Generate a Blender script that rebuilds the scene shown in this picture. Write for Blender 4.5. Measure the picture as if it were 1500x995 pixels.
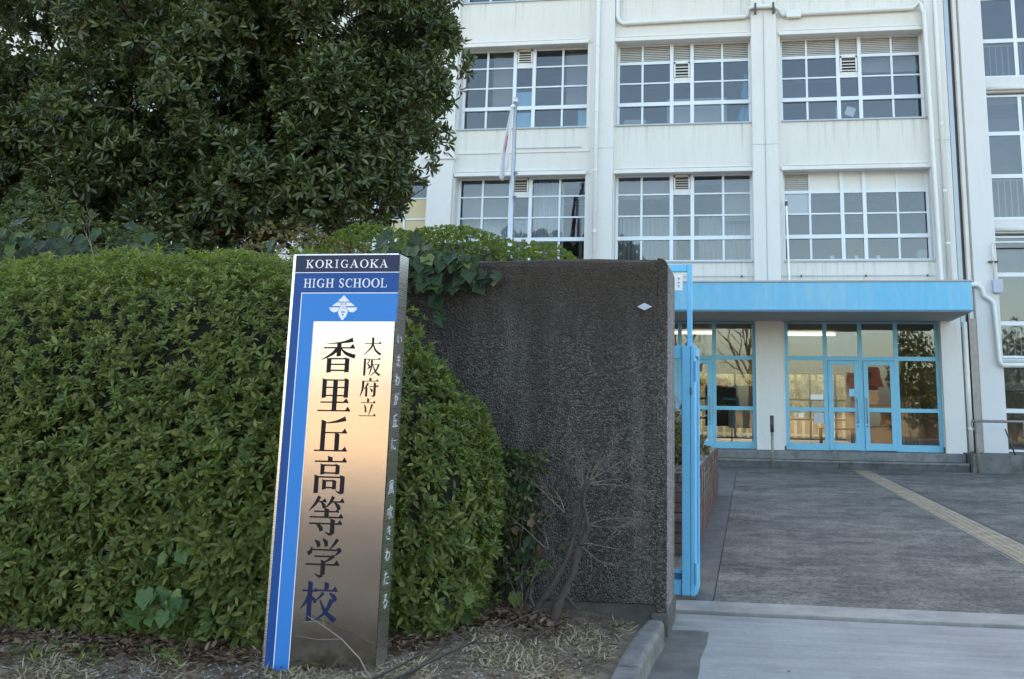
import bpy, bmesh, math, random
import numpy as np
from mathutils import Vector, Matrix
random.seed(7); rng = np.random.default_rng(7)
PI = math.pi
for o in list(bpy.data.objects): bpy.data.objects.remove(o)
SC = bpy.context.scene; COL = SC.collection

# ------------------------------------------------------------------ camera
CAM = Vector((0, 0, 1.25))
cd = bpy.data.cameras.new('camera'); cam = bpy.data.objects.new('camera', cd); COL.objects.link(cam)
RX = Vector((0.98959445, 0.14308207, 0.01517713)); RD = Vector((-0.01252985, 0.19077609, -0.98155361)); RF = Vector((-0.14333815, 0.97114984, 0.19058376))
M = Matrix((RX, -RD, -RF)).transposed().to_4x4(); M.translation = CAM
cam.matrix_world = M
cd.sensor_fit = 'HORIZONTAL'; cd.sensor_width = 36.0; cd.lens = 1403.3 / 1500 * 36
cd.shift_x = -0.0922; cd.shift_y = -0.1134
cd.clip_start = 0.05; cd.clip_end = 2000
SC.camera = cam

# ------------------------------------------------------------------ sky, sun, exposure
SUN_EL, SUN_AZ = math.radians(30), math.radians(-20)      # behind the school: the whole forecourt lies in its shade
w = bpy.data.worlds.new('World'); SC.world = w; w.use_nodes = True
nt = w.node_tree; nt.nodes.clear()
out = nt.nodes.new('ShaderNodeOutputWorld'); bg = nt.nodes.new('ShaderNodeBackground'); sky = nt.nodes.new('ShaderNodeTexSky')
sky.sky_type = 'NISHITA'; sky.sun_disc = False; sky.sun_elevation = SUN_EL; sky.sun_rotation = SUN_AZ
sky.air_density = 1.0; sky.dust_density = 2.0; sky.ozone_density = 1.0
nt.links.new(sky.outputs[0], bg.inputs[0]); bg.inputs[1].default_value = 0.13
nt.links.new(bg.outputs[0], out.inputs[0])
sl = bpy.data.lights.new('sun', 'SUN'); sun = bpy.data.objects.new('sun', sl); COL.objects.link(sun)
sl.energy = 3.2; sl.angle = math.radians(0.5); sl.color = (1.0, 0.86, 0.68)
sdir = Vector((math.sin(SUN_AZ) * math.cos(SUN_EL), math.cos(SUN_AZ) * math.cos(SUN_EL), math.sin(SUN_EL)))
sun.rotation_euler = sdir.to_track_quat('Z', 'Y').to_euler()
vs = SC.view_settings; vs.view_transform = 'Standard'; vs.look = 'None'; vs.exposure = 2.5; vs.gamma = 1.0
try:
    vs.use_white_balance = True; vs.white_balance_temperature = 7500; vs.white_balance_tint = 6
except Exception: pass
SC.render.engine = 'CYCLES'
SC.cycles.max_bounces = 8; SC.cycles.transparent_max_bounces = 12; SC.cycles.use_denoising = True
SC.cycles.sample_clamp_indirect = 6

# ------------------------------------------------------------------ helpers
def wloc(o):
    v = Vector((0, 0, 0))
    while o is not None: v = v + Vector(o.location); o = o.parent
    return v
def props(o, label=None, cat=None, group=None, kind=None):
    if label: o['label'] = label
    if cat: o['category'] = cat
    if group: o['group'] = group
    if kind: o['kind'] = kind
    return o
def empty(name, loc=(0, 0, 0), label=None, cat=None, group=None, kind=None):
    o = bpy.data.objects.new(name, None); o.location = loc; o.empty_display_size = .1; COL.objects.link(o)
    return props(o, label, cat, group, kind)

class MB:
    """collects shapes in world coordinates and links them as one mesh object"""
    def __init__(s): s.v = []; s.f = []; s.m = []; s.k = 0
    def add(s, vs, fs):
        b = len(s.v); s.v += [tuple(v) for v in vs]
        for f in fs: s.f.append(tuple(i + b for i in f)); s.m.append(s.k)
        return s
    def box(s, x0, x1, y0, y1, z0, z1):
        if x0 > x1: x0, x1 = x1, x0
        if y0 > y1: y0, y1 = y1, y0
        if z0 > z1: z0, z1 = z1, z0
        return s.add([(x0, y0, z0), (x1, y0, z0), (x1, y1, z0), (x0, y1, z0), (x0, y0, z1), (x1, y0, z1), (x1, y1, z1), (x0, y1, z1)],
                     [(0, 3, 2, 1), (4, 5, 6, 7), (0, 1, 5, 4), (1, 2, 6, 5), (2, 3, 7, 6), (3, 0, 4, 7)])
    def tube(s, pts, r, n=8, cap=True):
        pts = [Vector(p) for p in pts]; rs = r if isinstance(r, (list, tuple)) else [r] * len(pts)
        vs = []; up = Vector((0.13, 0.27, 0.95))
        prev = None
        for i, p in enumerate(pts):
            t = (pts[min(i + 1, len(pts) - 1)] - pts[max(i - 1, 0)]).normalized()
            a = t.cross(up) if prev is None else prev - t * prev.dot(t)
            if a.length < 1e-4: a = t.cross(Vector((1, 0.2, 0)))
            a.normalize(); prev = a; b = t.cross(a)
            for k in range(n):
                an = 2 * PI * k / n; vs.append(p + (a * math.cos(an) + b * math.sin(an)) * rs[i])
        fs = [(i * n + k, i * n + (k + 1) % n, (i + 1) * n + (k + 1) % n, (i + 1) * n + k) for i in range(len(pts) - 1) for k in range(n)]
        if cap: fs += [tuple(reversed(range(n))), tuple(range((len(pts) - 1) * n, len(pts) * n))]
        return s.add(vs, fs)
    def poly(s, pts2, fn, d0, d1):
        """extrude a 2D outline: fn(u, v, depth) -> world point"""
        n = len(pts2)
        vs = [fn(u, v, d0) for u, v in pts2] + [fn(u, v, d1) for u, v in pts2]
        return s.add(vs, [tuple(range(n)), tuple(reversed(range(n, 2 * n)))] + [(i, i + n, (i + 1) % n + n, (i + 1) % n) for i in range(n)])
    def build(s, name, mats, parent=None, bevel=0, smooth=False, fix=False, **kw):
        me = bpy.data.meshes.new(name); off = wloc(parent) if parent else Vector((0, 0, 0))
        me.from_pydata([(v[0] - off.x, v[1] - off.y, v[2] - off.z) for v in s.v], [], s.f)
        for m in (mats if isinstance(mats, (list, tuple)) else [mats]): me.materials.append(m)
        if any(s.m): me.polygons.foreach_set('material_index', s.m)
        if fix:
            bm = bmesh.new(); bm.from_mesh(me); bmesh.ops.recalc_face_normals(bm, faces=bm.faces); bm.to_mesh(me); bm.free()
        if smooth: me.polygons.foreach_set('use_smooth', [True] * len(me.polygons))
        o = bpy.data.objects.new(name, me); COL.objects.link(o)
        if parent: o.parent = parent
        if bevel:
            b = o.modifiers.new('b', 'BEVEL'); b.width = bevel; b.segments = 2; b.limit_method = 'ANGLE'
        return props(o, **kw)

UNIT = {}
def piece(name, m, parent, x0, x1, y0, y1, z0, z1, **kw):
    """a box sharing one mesh per material, scaled into place"""
    key = m.name
    if key not in UNIT:
        b = MB().box(-.5, .5, -.5, .5, -.5, .5); me = bpy.data.meshes.new(name); me.from_pydata(b.v, [], b.f); me.materials.append(m); UNIT[key] = me
    o = bpy.data.objects.new(name, UNIT[key]); COL.objects.link(o)
    off = wloc(parent) if parent else Vector((0, 0, 0))
    o.location = Vector(((x0 + x1) / 2, (y0 + y1) / 2, (z0 + z1) / 2)) - off; o.scale = (abs(x1 - x0), abs(y1 - y0), abs(z1 - z0))
    if parent: o.parent = parent
    if name == 'pane': o.rotation_euler = (random.gauss(0, .004), 0, random.gauss(0, .004))
    return props(o, **kw)

# ------------------------------------------------------------------ materials
def nodes(name):
    m = bpy.data.materials.new(name); m.use_nodes = True; t = m.node_tree
    return m, t, t.nodes['Principled BSDF'], t.nodes, t.links
def pos(t): return t.nodes.new('ShaderNodeNewGeometry').outputs['Position']
def vscale(t, src, sc):
    n = t.nodes.new('ShaderNodeMapping'); n.inputs['Scale'].default_value = sc; t.links.new(src, n.inputs['Vector']); return n.outputs[0]
def noise(t, src, scale, detail=4, rough=.55):
    n = t.nodes.new('ShaderNodeTexNoise'); n.inputs['Scale'].default_value = scale; n.inputs['Detail'].default_value = detail; n.inputs['Roughness'].default_value = rough
    t.links.new(src, n.inputs['Vector']); return n.outputs['Fac']
def ramp(t, fac, stops):
    n = t.nodes.new('ShaderNodeValToRGB'); t.links.new(fac, n.inputs[0]); e = n.color_ramp.elements
    while len(e) < len(stops): e.new(.5)
    for i, (p, c) in enumerate(stops):
        e[i].position = p; e[i].color = (c, c, c, 1) if not isinstance(c, (tuple, list)) else (*c, 1)
    return n.outputs[0]
def mixc(t, fac, a, b, mode='MIX'):
    n = t.nodes.new('ShaderNodeMix'); n.data_type = 'RGBA'; n.blend_type = mode
    for k, x in ((0, fac), (6, a), (7, b)):
        if hasattr(x, 'links'): t.links.new(x, n.inputs[k])
        else: n.inputs[k].default_value = x if k == 0 else (*x, 1)
    return n.outputs[2]
def bump(t, h, bsdf, strength, dist):
    n = t.nodes.new('ShaderNodeBump'); n.inputs['Strength'].default_value = strength; n.inputs['Distance'].default_value = dist
    t.links.new(h, n.inputs['Height']); t.links.new(n.outputs[0], bsdf.inputs['Normal'])
def mul(t, a, b):
    n = t.nodes.new('ShaderNodeMath'); n.operation = 'MULTIPLY'
    for k, x in ((0, a), (1, b)):
        if hasattr(x, 'links'): t.links.new(x, n.inputs[k])
        else: n.inputs[k].default_value = x
    return n.outputs[0]
def addm(t, a, b):
    n = t.nodes.new('ShaderNodeMath'); n.operation = 'ADD'
    for k, x in ((0, a), (1, b)):
        if hasattr(x, 'links'): t.links.new(x, n.inputs[k])
        else: n.inputs[k].default_value = x
    return n.outputs[0]

def simple(name, c, rough=.6, metal=0., var=.12, vs_=3., bmp=0., spec=.5):
    m, t, b, N, L = nodes(name); p = pos(t)
    f = noise(t, p, vs_, 5)
    col = mixc(t, f, tuple(x * (1 - var) for x in c), tuple(min(1, x * (1 + var)) for x in c))
    L.new(col, b.inputs['Base Color']); b.inputs['Roughness'].default_value = rough; b.inputs['Metallic'].default_value = metal
    b.inputs['Specular IOR Level'].default_value = spec
    if bmp: bump(t, noise(t, p, vs_ * 14, 3), b, bmp, .01)
    return m

def painted_concrete(name, c, dirt, amount=.5, sill=0):
    m, t, b, N, L = nodes(name); p = pos(t)
    big = ramp(t, noise(t, p, .7, 5), [(.35, 0.), (.75, 1.)])
    streak = ramp(t, noise(t, vscale(t, p, (3.2, 3.2, .35)), 1.6, 8, .72), [(.46, 0.), (.80, 1.)])
    fine = noise(t, p, 22, 4)
    f = mul(t, addm(t, mul(t, big, .35), mul(t, streak, .65)), amount)
    col = mixc(t, f, c, dirt)
    if sill:             # rain runs washed down from the window sills of every storey
        z = N.new('ShaderNodeSeparateXYZ'); L.new(p, z.inputs[0])
        d = N.new('ShaderNodeMath'); d.operation = 'MULTIPLY_ADD'; L.new(z.outputs[2], d.inputs[0]); d.inputs[1].default_value = -1 / 3.61; d.inputs[2].default_value = 8.545 / 3.61 + 4
        fr = N.new('ShaderNodeMath'); fr.operation = 'FRACT'; L.new(d.outputs[0], fr.inputs[0])
        w_ = N.new('ShaderNodeMapRange'); L.new(fr.outputs[0], w_.inputs[0]); w_.inputs[1].default_value = .0; w_.inputs[2].default_value = .27; w_.inputs[3].default_value = 1.; w_.inputs[4].default_value = 0.
        run = ramp(t, noise(t, vscale(t, p, (5.5, 5.5, .16)), 1.5, 7, .7), [(.52, 0.), (.72, 1.)])
        col = mixc(t, mul(t, mul(t, w_.outputs[0], run), sill), col, (.36, .335, .285))
    col = mixc(t, .12, col, mixc(t, fine, (0.3, .3, .3), (1, 1, 1)), 'MULTIPLY')
    L.new(col, b.inputs['Base Color']); b.inputs['Roughness'].default_value = .75; b.inputs['Specular IOR Level'].default_value = .3
    bump(t, fine, b, .12, .01)
    return m
M_WHITE = painted_concrete('white_wall_paint', (.74, .735, .71), (.60, .58, .53), .5)
M_WHITE2 = painted_concrete('white_wall_paint_cool', (.71, .715, .715), (.56, .55, .53), .4)
M_CREAM = painted_concrete('cream_spandrel_paint', (.735, .725, .68), (.60, .57, .50), .6, .7)
M_HOOD = simple('hood_paint', (.72, .72, .69), .6, var=.1)
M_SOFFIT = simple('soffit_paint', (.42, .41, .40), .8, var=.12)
M_PIPE = simple('pipe_plastic', (.70, .72, .69), .4, var=.08)
M_FRAME = simple('white_window_frame', (.70, .76, .80), .4, var=.05)
M_BLUE = painted_concrete('sky_blue_paint', (.135, .49, .73), (.42, .60, .69), .95)
M_BLUE.node_tree.nodes['Principled BSDF'].inputs['Roughness'].default_value = .45
M_GATE = simple('gate_blue_paint', (.13, .48, .74), .4, var=.1, vs_=6)
M_DOORBLUE = simple('door_blue_paint', (.16, .48, .66), .42, var=.1, vs_=6)
M_DARK = simple('dark_metal', (.06, .055, .05), .5)
M_STEELRAIL = simple('weathered_steel', (.30, .27, .25), .5, .4, var=.25, vs_=9)
M_JOINT = simple('joint_strip', (.30, .25, .22), .5, .3, var=.3)
M_GREYSTEEL = simple('grey_steel_strip', (.33, .38, .42), .45, .5)
M_ROOM = simple('room_wall', (.42, .42, .40), .8)
M_ROOMDARK = simple('room_ceiling', (.34, .34, .33), .85)
M_FLOORIN = simple('foyer_floor', (.20, .15, .11), .35)
M_PAPER = simple('white_paper', (.80, .80, .78), .8, var=.03)
M_PANELW = simple('white_panel', (.74, .74, .72), .7, var=.05)
M_CURTAIN = simple('curtain_cloth', (.72, .73, .73), .9, var=.06)
M_SHEETBLUE = simple('pale_blue_sheet', (.30, .58, .74), .8, var=.08)
M_CLOTHBLUE = simple('blue_cloth', (.08, .40, .62), .9, var=.12)
M_CARD = simple('grey_carton', (.50, .50, .48), .8)
M_RED = simple('flag_red', (.55, .03, .05), .9)
M_FLAG = simple('flag_white', (.74, .74, .76), .9, var=.05)
M_ALU = simple('aluminium_pole', (.62, .64, .66), .35, .6, var=.06)
M_GREENFR = simple('green_mullion', (.10, .17, .10), .5)
M_BOARD = simple('dark_notice_board', (.045, .035, .03), .6)
M_LOUVRE = simple('louvre_slat', (.52, .50, .46), .6)
M_OLDPAPER = simple('beige_blind', (.60, .59, .57), .8)
M_BOX = simple('junction_box_paint', (.42, .45, .55), .5)

def glass(name, tint, f0=.06, wav=.004):
    m = bpy.data.materials.new(name); m.use_nodes = True; t = m.node_tree; t.nodes.clear(); N = t.nodes
    o = N.new('ShaderNodeOutputMaterial'); mx = N.new('ShaderNodeMixShader'); tr = N.new('ShaderNodeBsdfTransparent'); gl = N.new('ShaderNodeBsdfGlossy')
    tr.inputs[0].default_value = (*tint, 1); gl.inputs['Roughness'].default_value = .01; gl.inputs[0].default_value = (.95, .97, 1, 1)
    lw = N.new('ShaderNodeLayerWeight'); lw.inputs[0].default_value = .5
    pw = N.new('ShaderNodeMath'); pw.operation = 'POWER'; t.links.new(lw.outputs['Facing'], pw.inputs[0]); pw.inputs[1].default_value = 5
    ma = N.new('ShaderNodeMath'); ma.operation = 'MULTIPLY_ADD'; t.links.new(pw.outputs[0], ma.inputs[0]); ma.inputs[1].default_value = 1 - f0; ma.inputs[2].default_value = f0
    bp = N.new('ShaderNodeBump'); bp.inputs['Strength'].default_value = 1.; bp.inputs['Distance'].default_value = wav
    t.links.new(noise(t, pos(t), 1.7, 2), bp.inputs['Height']); t.links.new(bp.outputs[0], gl.inputs['Normal'])
    t.links.new(ma.outputs[0], mx.inputs[0]); t.links.new(tr.outputs[0], mx.inputs[1]); t.links.new(gl.outputs[0], mx.inputs[2]); t.links.new(mx.outputs[0], o.inputs[0])
    return m
M_GLASS = glass('window_glass', (.76, .78, .80), .055, .0012)
M_GLASSD = glass('door_glass', (.76, .77, .75), .06, .0006)

def asphalt():
    m, t, b, N, L = nodes('asphalt'); p = pos(t)
    patch = ramp(t, noise(t, p, .7, 8, .68), [(.3, 0.), (.72, 1.)])
    mid = ramp(t, noise(t, p, 6, 9, .78), [(.44, 0.), (.60, 1.)])
    fine = noise(t, p, 150, 3, .7)
    wide = ramp(t, noise(t, p, 2.0, 10, .8), [(.46, 0.), (.58, 1.)])
    speck = ramp(t, noise(t, p, 26, 6, .85), [(.44, 0.), (.57, 1.)])
    c = mixc(t, patch, (.060, .056, .053), (.156, .147, .136))
    c = mixc(t, mul(t, wide, .62), c, (.22, .206, .188))
    c = mixc(t, mul(t, mid, .42), c, (.29, .268, .24))
    c = mixc(t, 1., c, mixc(t, ramp(t, noise(t, p, .5, 7, .66), [(.36, 0.), (.64, 1.)]), (.66, .67, .69), (1.22, 1.19, 1.14)), 'MULTIPLY')
    c = mixc(t, .62, c, mixc(t, speck, (.40, .40, .41), (1.6, 1.55, 1.5)), 'MULTIPLY')
    c = mixc(t, .55, c, mixc(t, ramp(t, fine, [(.35, 0.), (.68, 1.)]), (.35, .35, .36), (1.5, 1.45, 1.4)), 'MULTIPLY')
    L.new(c, b.inputs['Base Color']); b.inputs['Roughness'].default_value = .85; b.inputs['Specular IOR Level'].default_value = .3
    bump(t, fine, b, .5, .006)
    return m
M_ASPH = asphalt()
def concrete(name, c, var=.3, sc=2.5, gr=60, bstr=.3, stain=(.08, .075, .07), samt=.3):
    m, t, b, N, L = nodes(name); p = pos(t)
    a = noise(t, p, sc, 8, .65); f = noise(t, p, gr, 4, .7)
    col = mixc(t, ramp(t, a, [(.3, 0.), (.7, 1.)]), tuple(x * (1 - var) for x in c), tuple(x * (1 + var) for x in c))
    col = mixc(t, mul(t, ramp(t, noise(t, p, sc * 2.3, 6, .7), [(.52, 0.), (.72, 1.)]), samt), col, stain)
    col = mixc(t, .35, col, mixc(t, f, (.55, .55, .55), (1.4, 1.4, 1.4)), 'MULTIPLY')
    L.new(col, b.inputs['Base Color']); b.inputs['Roughness'].default_value = .85; b.inputs['Specular IOR Level'].default_value = .3
    bump(t, f, b, bstr, .006); return m
def apron():
    m, t, b, N, L = nodes('pale_concrete'); p = pos(t)
    a = ramp(t, noise(t, p, 1.3, 8, .68), [(.35, 0.), (.68, 1.)])
    st = ramp(t, noise(t, vscale(t, p, (.5, 5, 1)), 1.6, 8, .7), [(.42, 0.), (.66, 1.)])      # trowelled bands along the gate
    bl = ramp(t, noise(t, p, 4.2, 9, .75), [(.54, 0.), (.70, 1.)]); f = noise(t, p, 120, 4, .75); g = noise(t, p, 30, 5, .75)
    c = mixc(t, a, (.215, .211, .205), (.32, .318, .315)); c = mixc(t, mul(t, st, .5), c, (.385, .383, .38)); c = mixc(t, mul(t, bl, .4), c, (.19, .185, .175))
    c = mixc(t, .4, c, mixc(t, g, (.6, .6, .6), (1.35, 1.35, 1.35)), 'MULTIPLY'); c = mixc(t, .45, c, mixc(t, f, (.45, .45, .45), (1.5, 1.5, 1.5)), 'MULTIPLY')
    L.new(c, b.inputs['Base Color']); b.inputs['Roughness'].default_value = .85; b.inputs['Specular IOR Level'].default_value = .3
    bump(t, addm(t, f, g), b, .35, .006); return m
M_APRON = apron()
M_PATCH = concrete('worn_dark_concrete', (.13, .122, .112), .3, 5, 90, .5)
M_KERB = concrete('kerb_concrete', (.175, .168, .157), .4, 7, 80, .7, (.08, .075, .07), .6)
M_SILL = concrete('gate_sill_concrete', (.30, .285, .26), .25, 3, 60, .3)
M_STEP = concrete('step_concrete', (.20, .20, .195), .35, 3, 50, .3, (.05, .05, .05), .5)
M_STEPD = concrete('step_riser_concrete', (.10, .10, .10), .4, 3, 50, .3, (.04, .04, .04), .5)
M_DKCON = concrete('dark_base_concrete', (.15, .148, .14), .4, 2, 40, .3, (.04, .04, .04), .7)
M_TACT = concrete('tactile_tile', (.315, .25, .175), .28, 4, 60, .3, (.16, .14, .12), .6)
M_BRICK = concrete('brick', (.115, .062, .05), .3, 3, 70, .3, (.30, .28, .26), .35)
M_MORTAR = concrete('mortar', (.20, .19, .18), .3, 9, 70, .3)
M_STREETG = concrete('street_ground', (.24, .185, .145), .25, .6, 40, .2)

def aggregate(name, dark, light, brown, thr):
    m, t, b, N, L = nodes(name); p = pos(t)
    v = N.new('ShaderNodeTexVoronoi'); v.inputs['Scale'].default_value = 92; L.new(p, v.inputs['Vector'])
    v2 = N.new('ShaderNodeTexVoronoi'); v2.inputs['Scale'].default_value = 110; L.new(p, v2.inputs['Vector'])
    sep = N.new('ShaderNodeSeparateColor'); L.new(v.outputs['Color'], sep.inputs[0])
    st = ramp(t, sep.outputs[0], [(.0, tuple(x * .55 for x in dark)), (.5, dark), (.85, tuple(x * 1.5 for x in dark)), (1., tuple(x * 1.95 for x in dark))])
    crev = ramp(t, v.outputs['Distance'], [(.28, 1.), (.66, 0.6)])
    st = mixc(t, 1., st, crev, 'MULTIPLY')
    stain = ramp(t, noise(t, vscale(t, p, (2.6, 2.6, .3)), 1.9, 7, .68), [(.40, 0.), (.66, 1.)])
    c = mixc(t, mul(t, stain, .75), st, mixc(t, .75, st, tuple(x * .42 for x in dark)))
    pale = ramp(t, noise(t, vscale(t, p, (6, 6, .45)), 1.2, 6, .65), [(.50, 0.), (.74, 1.)])
    c = mixc(t, mul(t, pale, .75), c, mixc(t, .5, st, light))
    blot = ramp(t, noise(t, p, 3.4, 8, .7), [(.5, 0.), (.72, 1.)])
    c = mixc(t, mul(t, blot, .35), c, mixc(t, .5, st, brown))
    z = N.new('ShaderNodeSeparateXYZ'); L.new(p, z.inputs[0])
    top = N.new('ShaderNodeMapRange'); L.new(addm(t, z.outputs[2], mul(t, noise(t, vscale(t, p, (3, 3, 1)), 2.5, 5), .6)), top.inputs[0])
    top.inputs[1].default_value = thr; top.inputs[2].default_value = thr + .45
    c = mixc(t, mul(t, top.outputs[0], .8), c, brown)      # lichen and dirt washed from the coping
    low = N.new('ShaderNodeMapRange'); L.new(z.outputs[2], low.inputs[0]); low.inputs[1].default_value = .55; low.inputs[2].default_value = .15
    moss = mul(t, low.outputs[0], ramp(t, noise(t, p, 9, 6, .7), [(.5, 0.), (.68, .6)]))
    c = mixc(t, moss, c, (.10, .12, .075))
    L.new(c, b.inputs['Base Color']); b.inputs['Roughness'].default_value = .9; b.inputs['Specular IOR Level'].default_value = .2
    h = addm(t, mul(t, v.outputs['Distance'], -1.), mul(t, noise(t, p, 160, 3), .4))
    bump(t, h, b, 1., .022); return m
M_AGG = aggregate('dark_exposed_aggregate', (.138, .126, .115), (.30, .28, .255), (.075, .057, .044), 1.80)
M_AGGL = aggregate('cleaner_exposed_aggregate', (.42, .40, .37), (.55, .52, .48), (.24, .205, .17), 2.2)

def leafmat(name, a, b_, tip=None, rough=.42, trans=.22, spec=.5, other=None, osc=1.):
    m, t, b, N, L = nodes(name)
    g = N.new('ShaderNodeNewGeometry'); oi = N.new('ShaderNodeObjectInfo')
    fr = N.new('ShaderNodeMath'); fr.operation = 'FRACT'; L.new(addm(t, g.outputs['Random Per Island'], oi.outputs['Random']), fr.inputs[0])
    st = [(0., a), (.8, b_), (1., tip or b_)]
    c = ramp(t, fr.outputs[0], st)
    if other:            # shoots of other age and hue in drifts
        c = mixc(t, mul(t, ramp(t, noise(t, pos(t), osc, 4, .6), [(.48, 0.), (.68, 1.)]), .6), c, other)
    c = mixc(t, mul(t, g.outputs['Backfacing'], .55), c, tuple(min(1, x * 1.5 + .01) for x in b_))
    L.new(c, b.inputs['Base Color']); b.inputs['Roughness'].default_value = rough; b.inputs['Specular IOR Level'].default_value = spec
    tl = N.new('ShaderNodeBsdfTranslucent'); L.new(mixc(t, 1., c, (1.3, 1.5, .6), 'MULTIPLY'), tl.inputs[0])
    mx = N.new('ShaderNodeMixShader'); mx.inputs[0].default_value = trans; o = N['Material Output']
    L.new(b.outputs[0], mx.inputs[1]); L.new(tl.outputs[0], mx.inputs[2]); L.new(mx.outputs[0], o.inputs[0])
    return m
M_HEDGE = leafmat('hedge_leaf', (.062, .095, .026), (.158, .196, .054), (.27, .275, .09), .5, .3, .3, (.165, .18, .05), 3.)
M_HEDGE2 = leafmat('round_shrub_leaf', (.06, .092, .022), (.125, .165, .036), (.19, .21, .055), .5, .3, .3)
M_TREE = leafmat('evergreen_leaf', (.024, .038, .015), (.068, .094, .032), (.17, .19, .075), .36, .16, .5, (.125, .138, .044), 1.3)  # palest random leaves imitate glossy sky glints, put into their colour
M_IVY = leafmat('ivy_leaf_surface', (.018, .038, .018), (.040, .070, .026), (.12, .16, .04), .5, .14, .3)
M_DRYSHRUB = leafmat('brown_green_leaf', (.07, .055, .02), (.13, .11, .035), (.2, .10, .03))
M_LITTER = leafmat('dry_leaf', (.075, .045, .03), (.21, .135, .09), (.32, .23, .155), .8, .05, .2)
M_STRAW = leafmat('straw_grass', (.20, .15, .10), (.42, .335, .235), (.34, .27, .18), .8, .2, .2)
M_AUTUMN = leafmat('autumn_leaf', (.16, .13, .05), (.27, .22, .09), (.28, .19, .06), .6, .45)
M_BARK = concrete('bark', (.075, .062, .052), .4, 14, 120, .7)
M_BARKR = concrete('reddish_bark', (.085, .048, .033), .4, 10, 100, .5)
M_TWIG = concrete('grey_twig', (.25, .22, .19), .4, 12, 100, .5)
M_TWIGB = concrete('brown_twig', (.20, .165, .135), .4, 12, 100, .5)
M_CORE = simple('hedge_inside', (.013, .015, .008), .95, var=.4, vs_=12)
M_PLINTH = concrete('wall_plinth', (.085, .079, .072), .4, 6, 70, .5)
def soilmat():
    m, t, b, N, L = nodes('soil'); p = pos(t)
    a = noise(t, p, 5, 8, .7); f = noise(t, p, 70, 5, .7)
    c = mixc(t, ramp(t, a, [(.35, 0.), (.65, 1.)]), (.135, .10, .075), (.35, .28, .205))
    c = mixc(t, .6, c, mixc(t, f, (.25, .25, .25), (1.6, 1.55, 1.5)), 'MULTIPLY')
    L.new(c, b.inputs['Base Color']); b.inputs['Roughness'].default_value = .95; b.inputs['Specular IOR Level'].default_value = .15
    bump(t, addm(t, f, mul(t, a, 2.)), b, .8, .02); return m
M_SOIL = soilmat()
M_STEEL = None
def steel(name, c, rough, aniso=.6):
    m, t, b, N, L = nodes(name); p = pos(t)
    s = noise(t, vscale(t, p, (2, 2, 260)), 1., 5, .6)
    L.new(mixc(t, s, tuple(x * .96 for x in c), c), b.inputs['Base Color']); b.inputs['Metallic'].default_value = 1
    L.new(ramp(t, s, [(.3, rough * .9), (.7, rough * 1.12)]), b.inputs['Roughness'])
    bump(t, s, b, .03, .002); return m
M_STEEL = steel('brushed_steel', (.56, .525, .515), .14)
M_STEELS = steel('brushed_steel_edge', (.80, .80, .79), .27)
M_NAVY = simple('navy_print', (.022, .034, .075), .35, var=.06, spec=.2)
M_ROYAL = simple('royal_blue_print', (.012, .075, .27), .4, var=.06, spec=.2)
M_AZURE = simple('azure_print', (.035, .22, .60), .4, var=.06, spec=.2)
M_LETTERW = simple('white_print', (.82, .82, .84), .5, var=.02)
M_LETTERD = simple('dark_print', (.026, .020, .021), .8, var=.1, spec=.1)
M_LETTERN = simple('navy_letter', (.020, .026, .070), .8, var=.1, spec=.1)
M_LETTERG = simple('grey_print', (.42, .44, .50), .5, var=.05)
M_LETTERP = simple('pale_brush_print', (.60, .61, .60), .5, var=.05)

# ================================================================== SETTING
def sheet(name, m, pts, z, kind='structure', label=None, th=.0):
    me = bpy.data.meshes.new(name); me.from_pydata([(x, y, z) for x, y in pts], [], [tuple(range(len(pts)))]); me.materials.append(m)
    o = bpy.data.objects.new(name, me); COL.objects.link(o); return props(o, label, kind=kind)
sheet('ground', M_STREETG, [(-400, -400), (400, -400), (400, 400), (-400, 400)], -.06)
sheet('asphalt_forecourt', M_ASPH, [(-.24, 6.80), (30, 6.80), (30, 23.0), (-.24, 23.0)], 0)
sheet('forecourt_edge_strip', M_PATCH, [(-.60, 6.80), (-.246, 6.80), (-.246, 23.0), (-.60, 23.0)], -.003)
sheet('apron_pavement', M_APRON, [(-.50, -1.2), (12, -1.2), (12, 6.395), (-.50, 6.395)], -.006)
sheet('asphalt_road', M_ASPH, [(-60, -8), (60, -8), (60, -1.2), (-60, -1.2)], -.02)
sheet('planting_soil', M_SOIL, [(-14, -1.0), (-.60, -1.0), (-.60, 23), (-14, 23)], -.01)
# worn gutter patch beside the kerb, ragged edge
pp = [(-.49, -1.0)]
for i in range(24):
    y = -1.0 + i * 6.9 / 23; pp.append((-.245 + random.uniform(-.006, .006) + .012 * math.sin(y * 2.3), y))
pp += [(-.30, 5.93), (-.49, 5.90)]
sheet('gutter_patch', M_PATCH, pp, -.002)
# gate sill: pale concrete between two steel-lined grooves
MB().box(-.60, 12, 6.43, 6.755, -.05, .012).build('gate_sill', M_SILL, kind='structure', bevel=.006)
MB().box(-.60, 12, 6.755, 6.80, -.05, -.012).box(-.60, 12, 6.395, 6.43, -.05, -.012).build('sill_groove', M_DARK, kind='structure')
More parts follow.
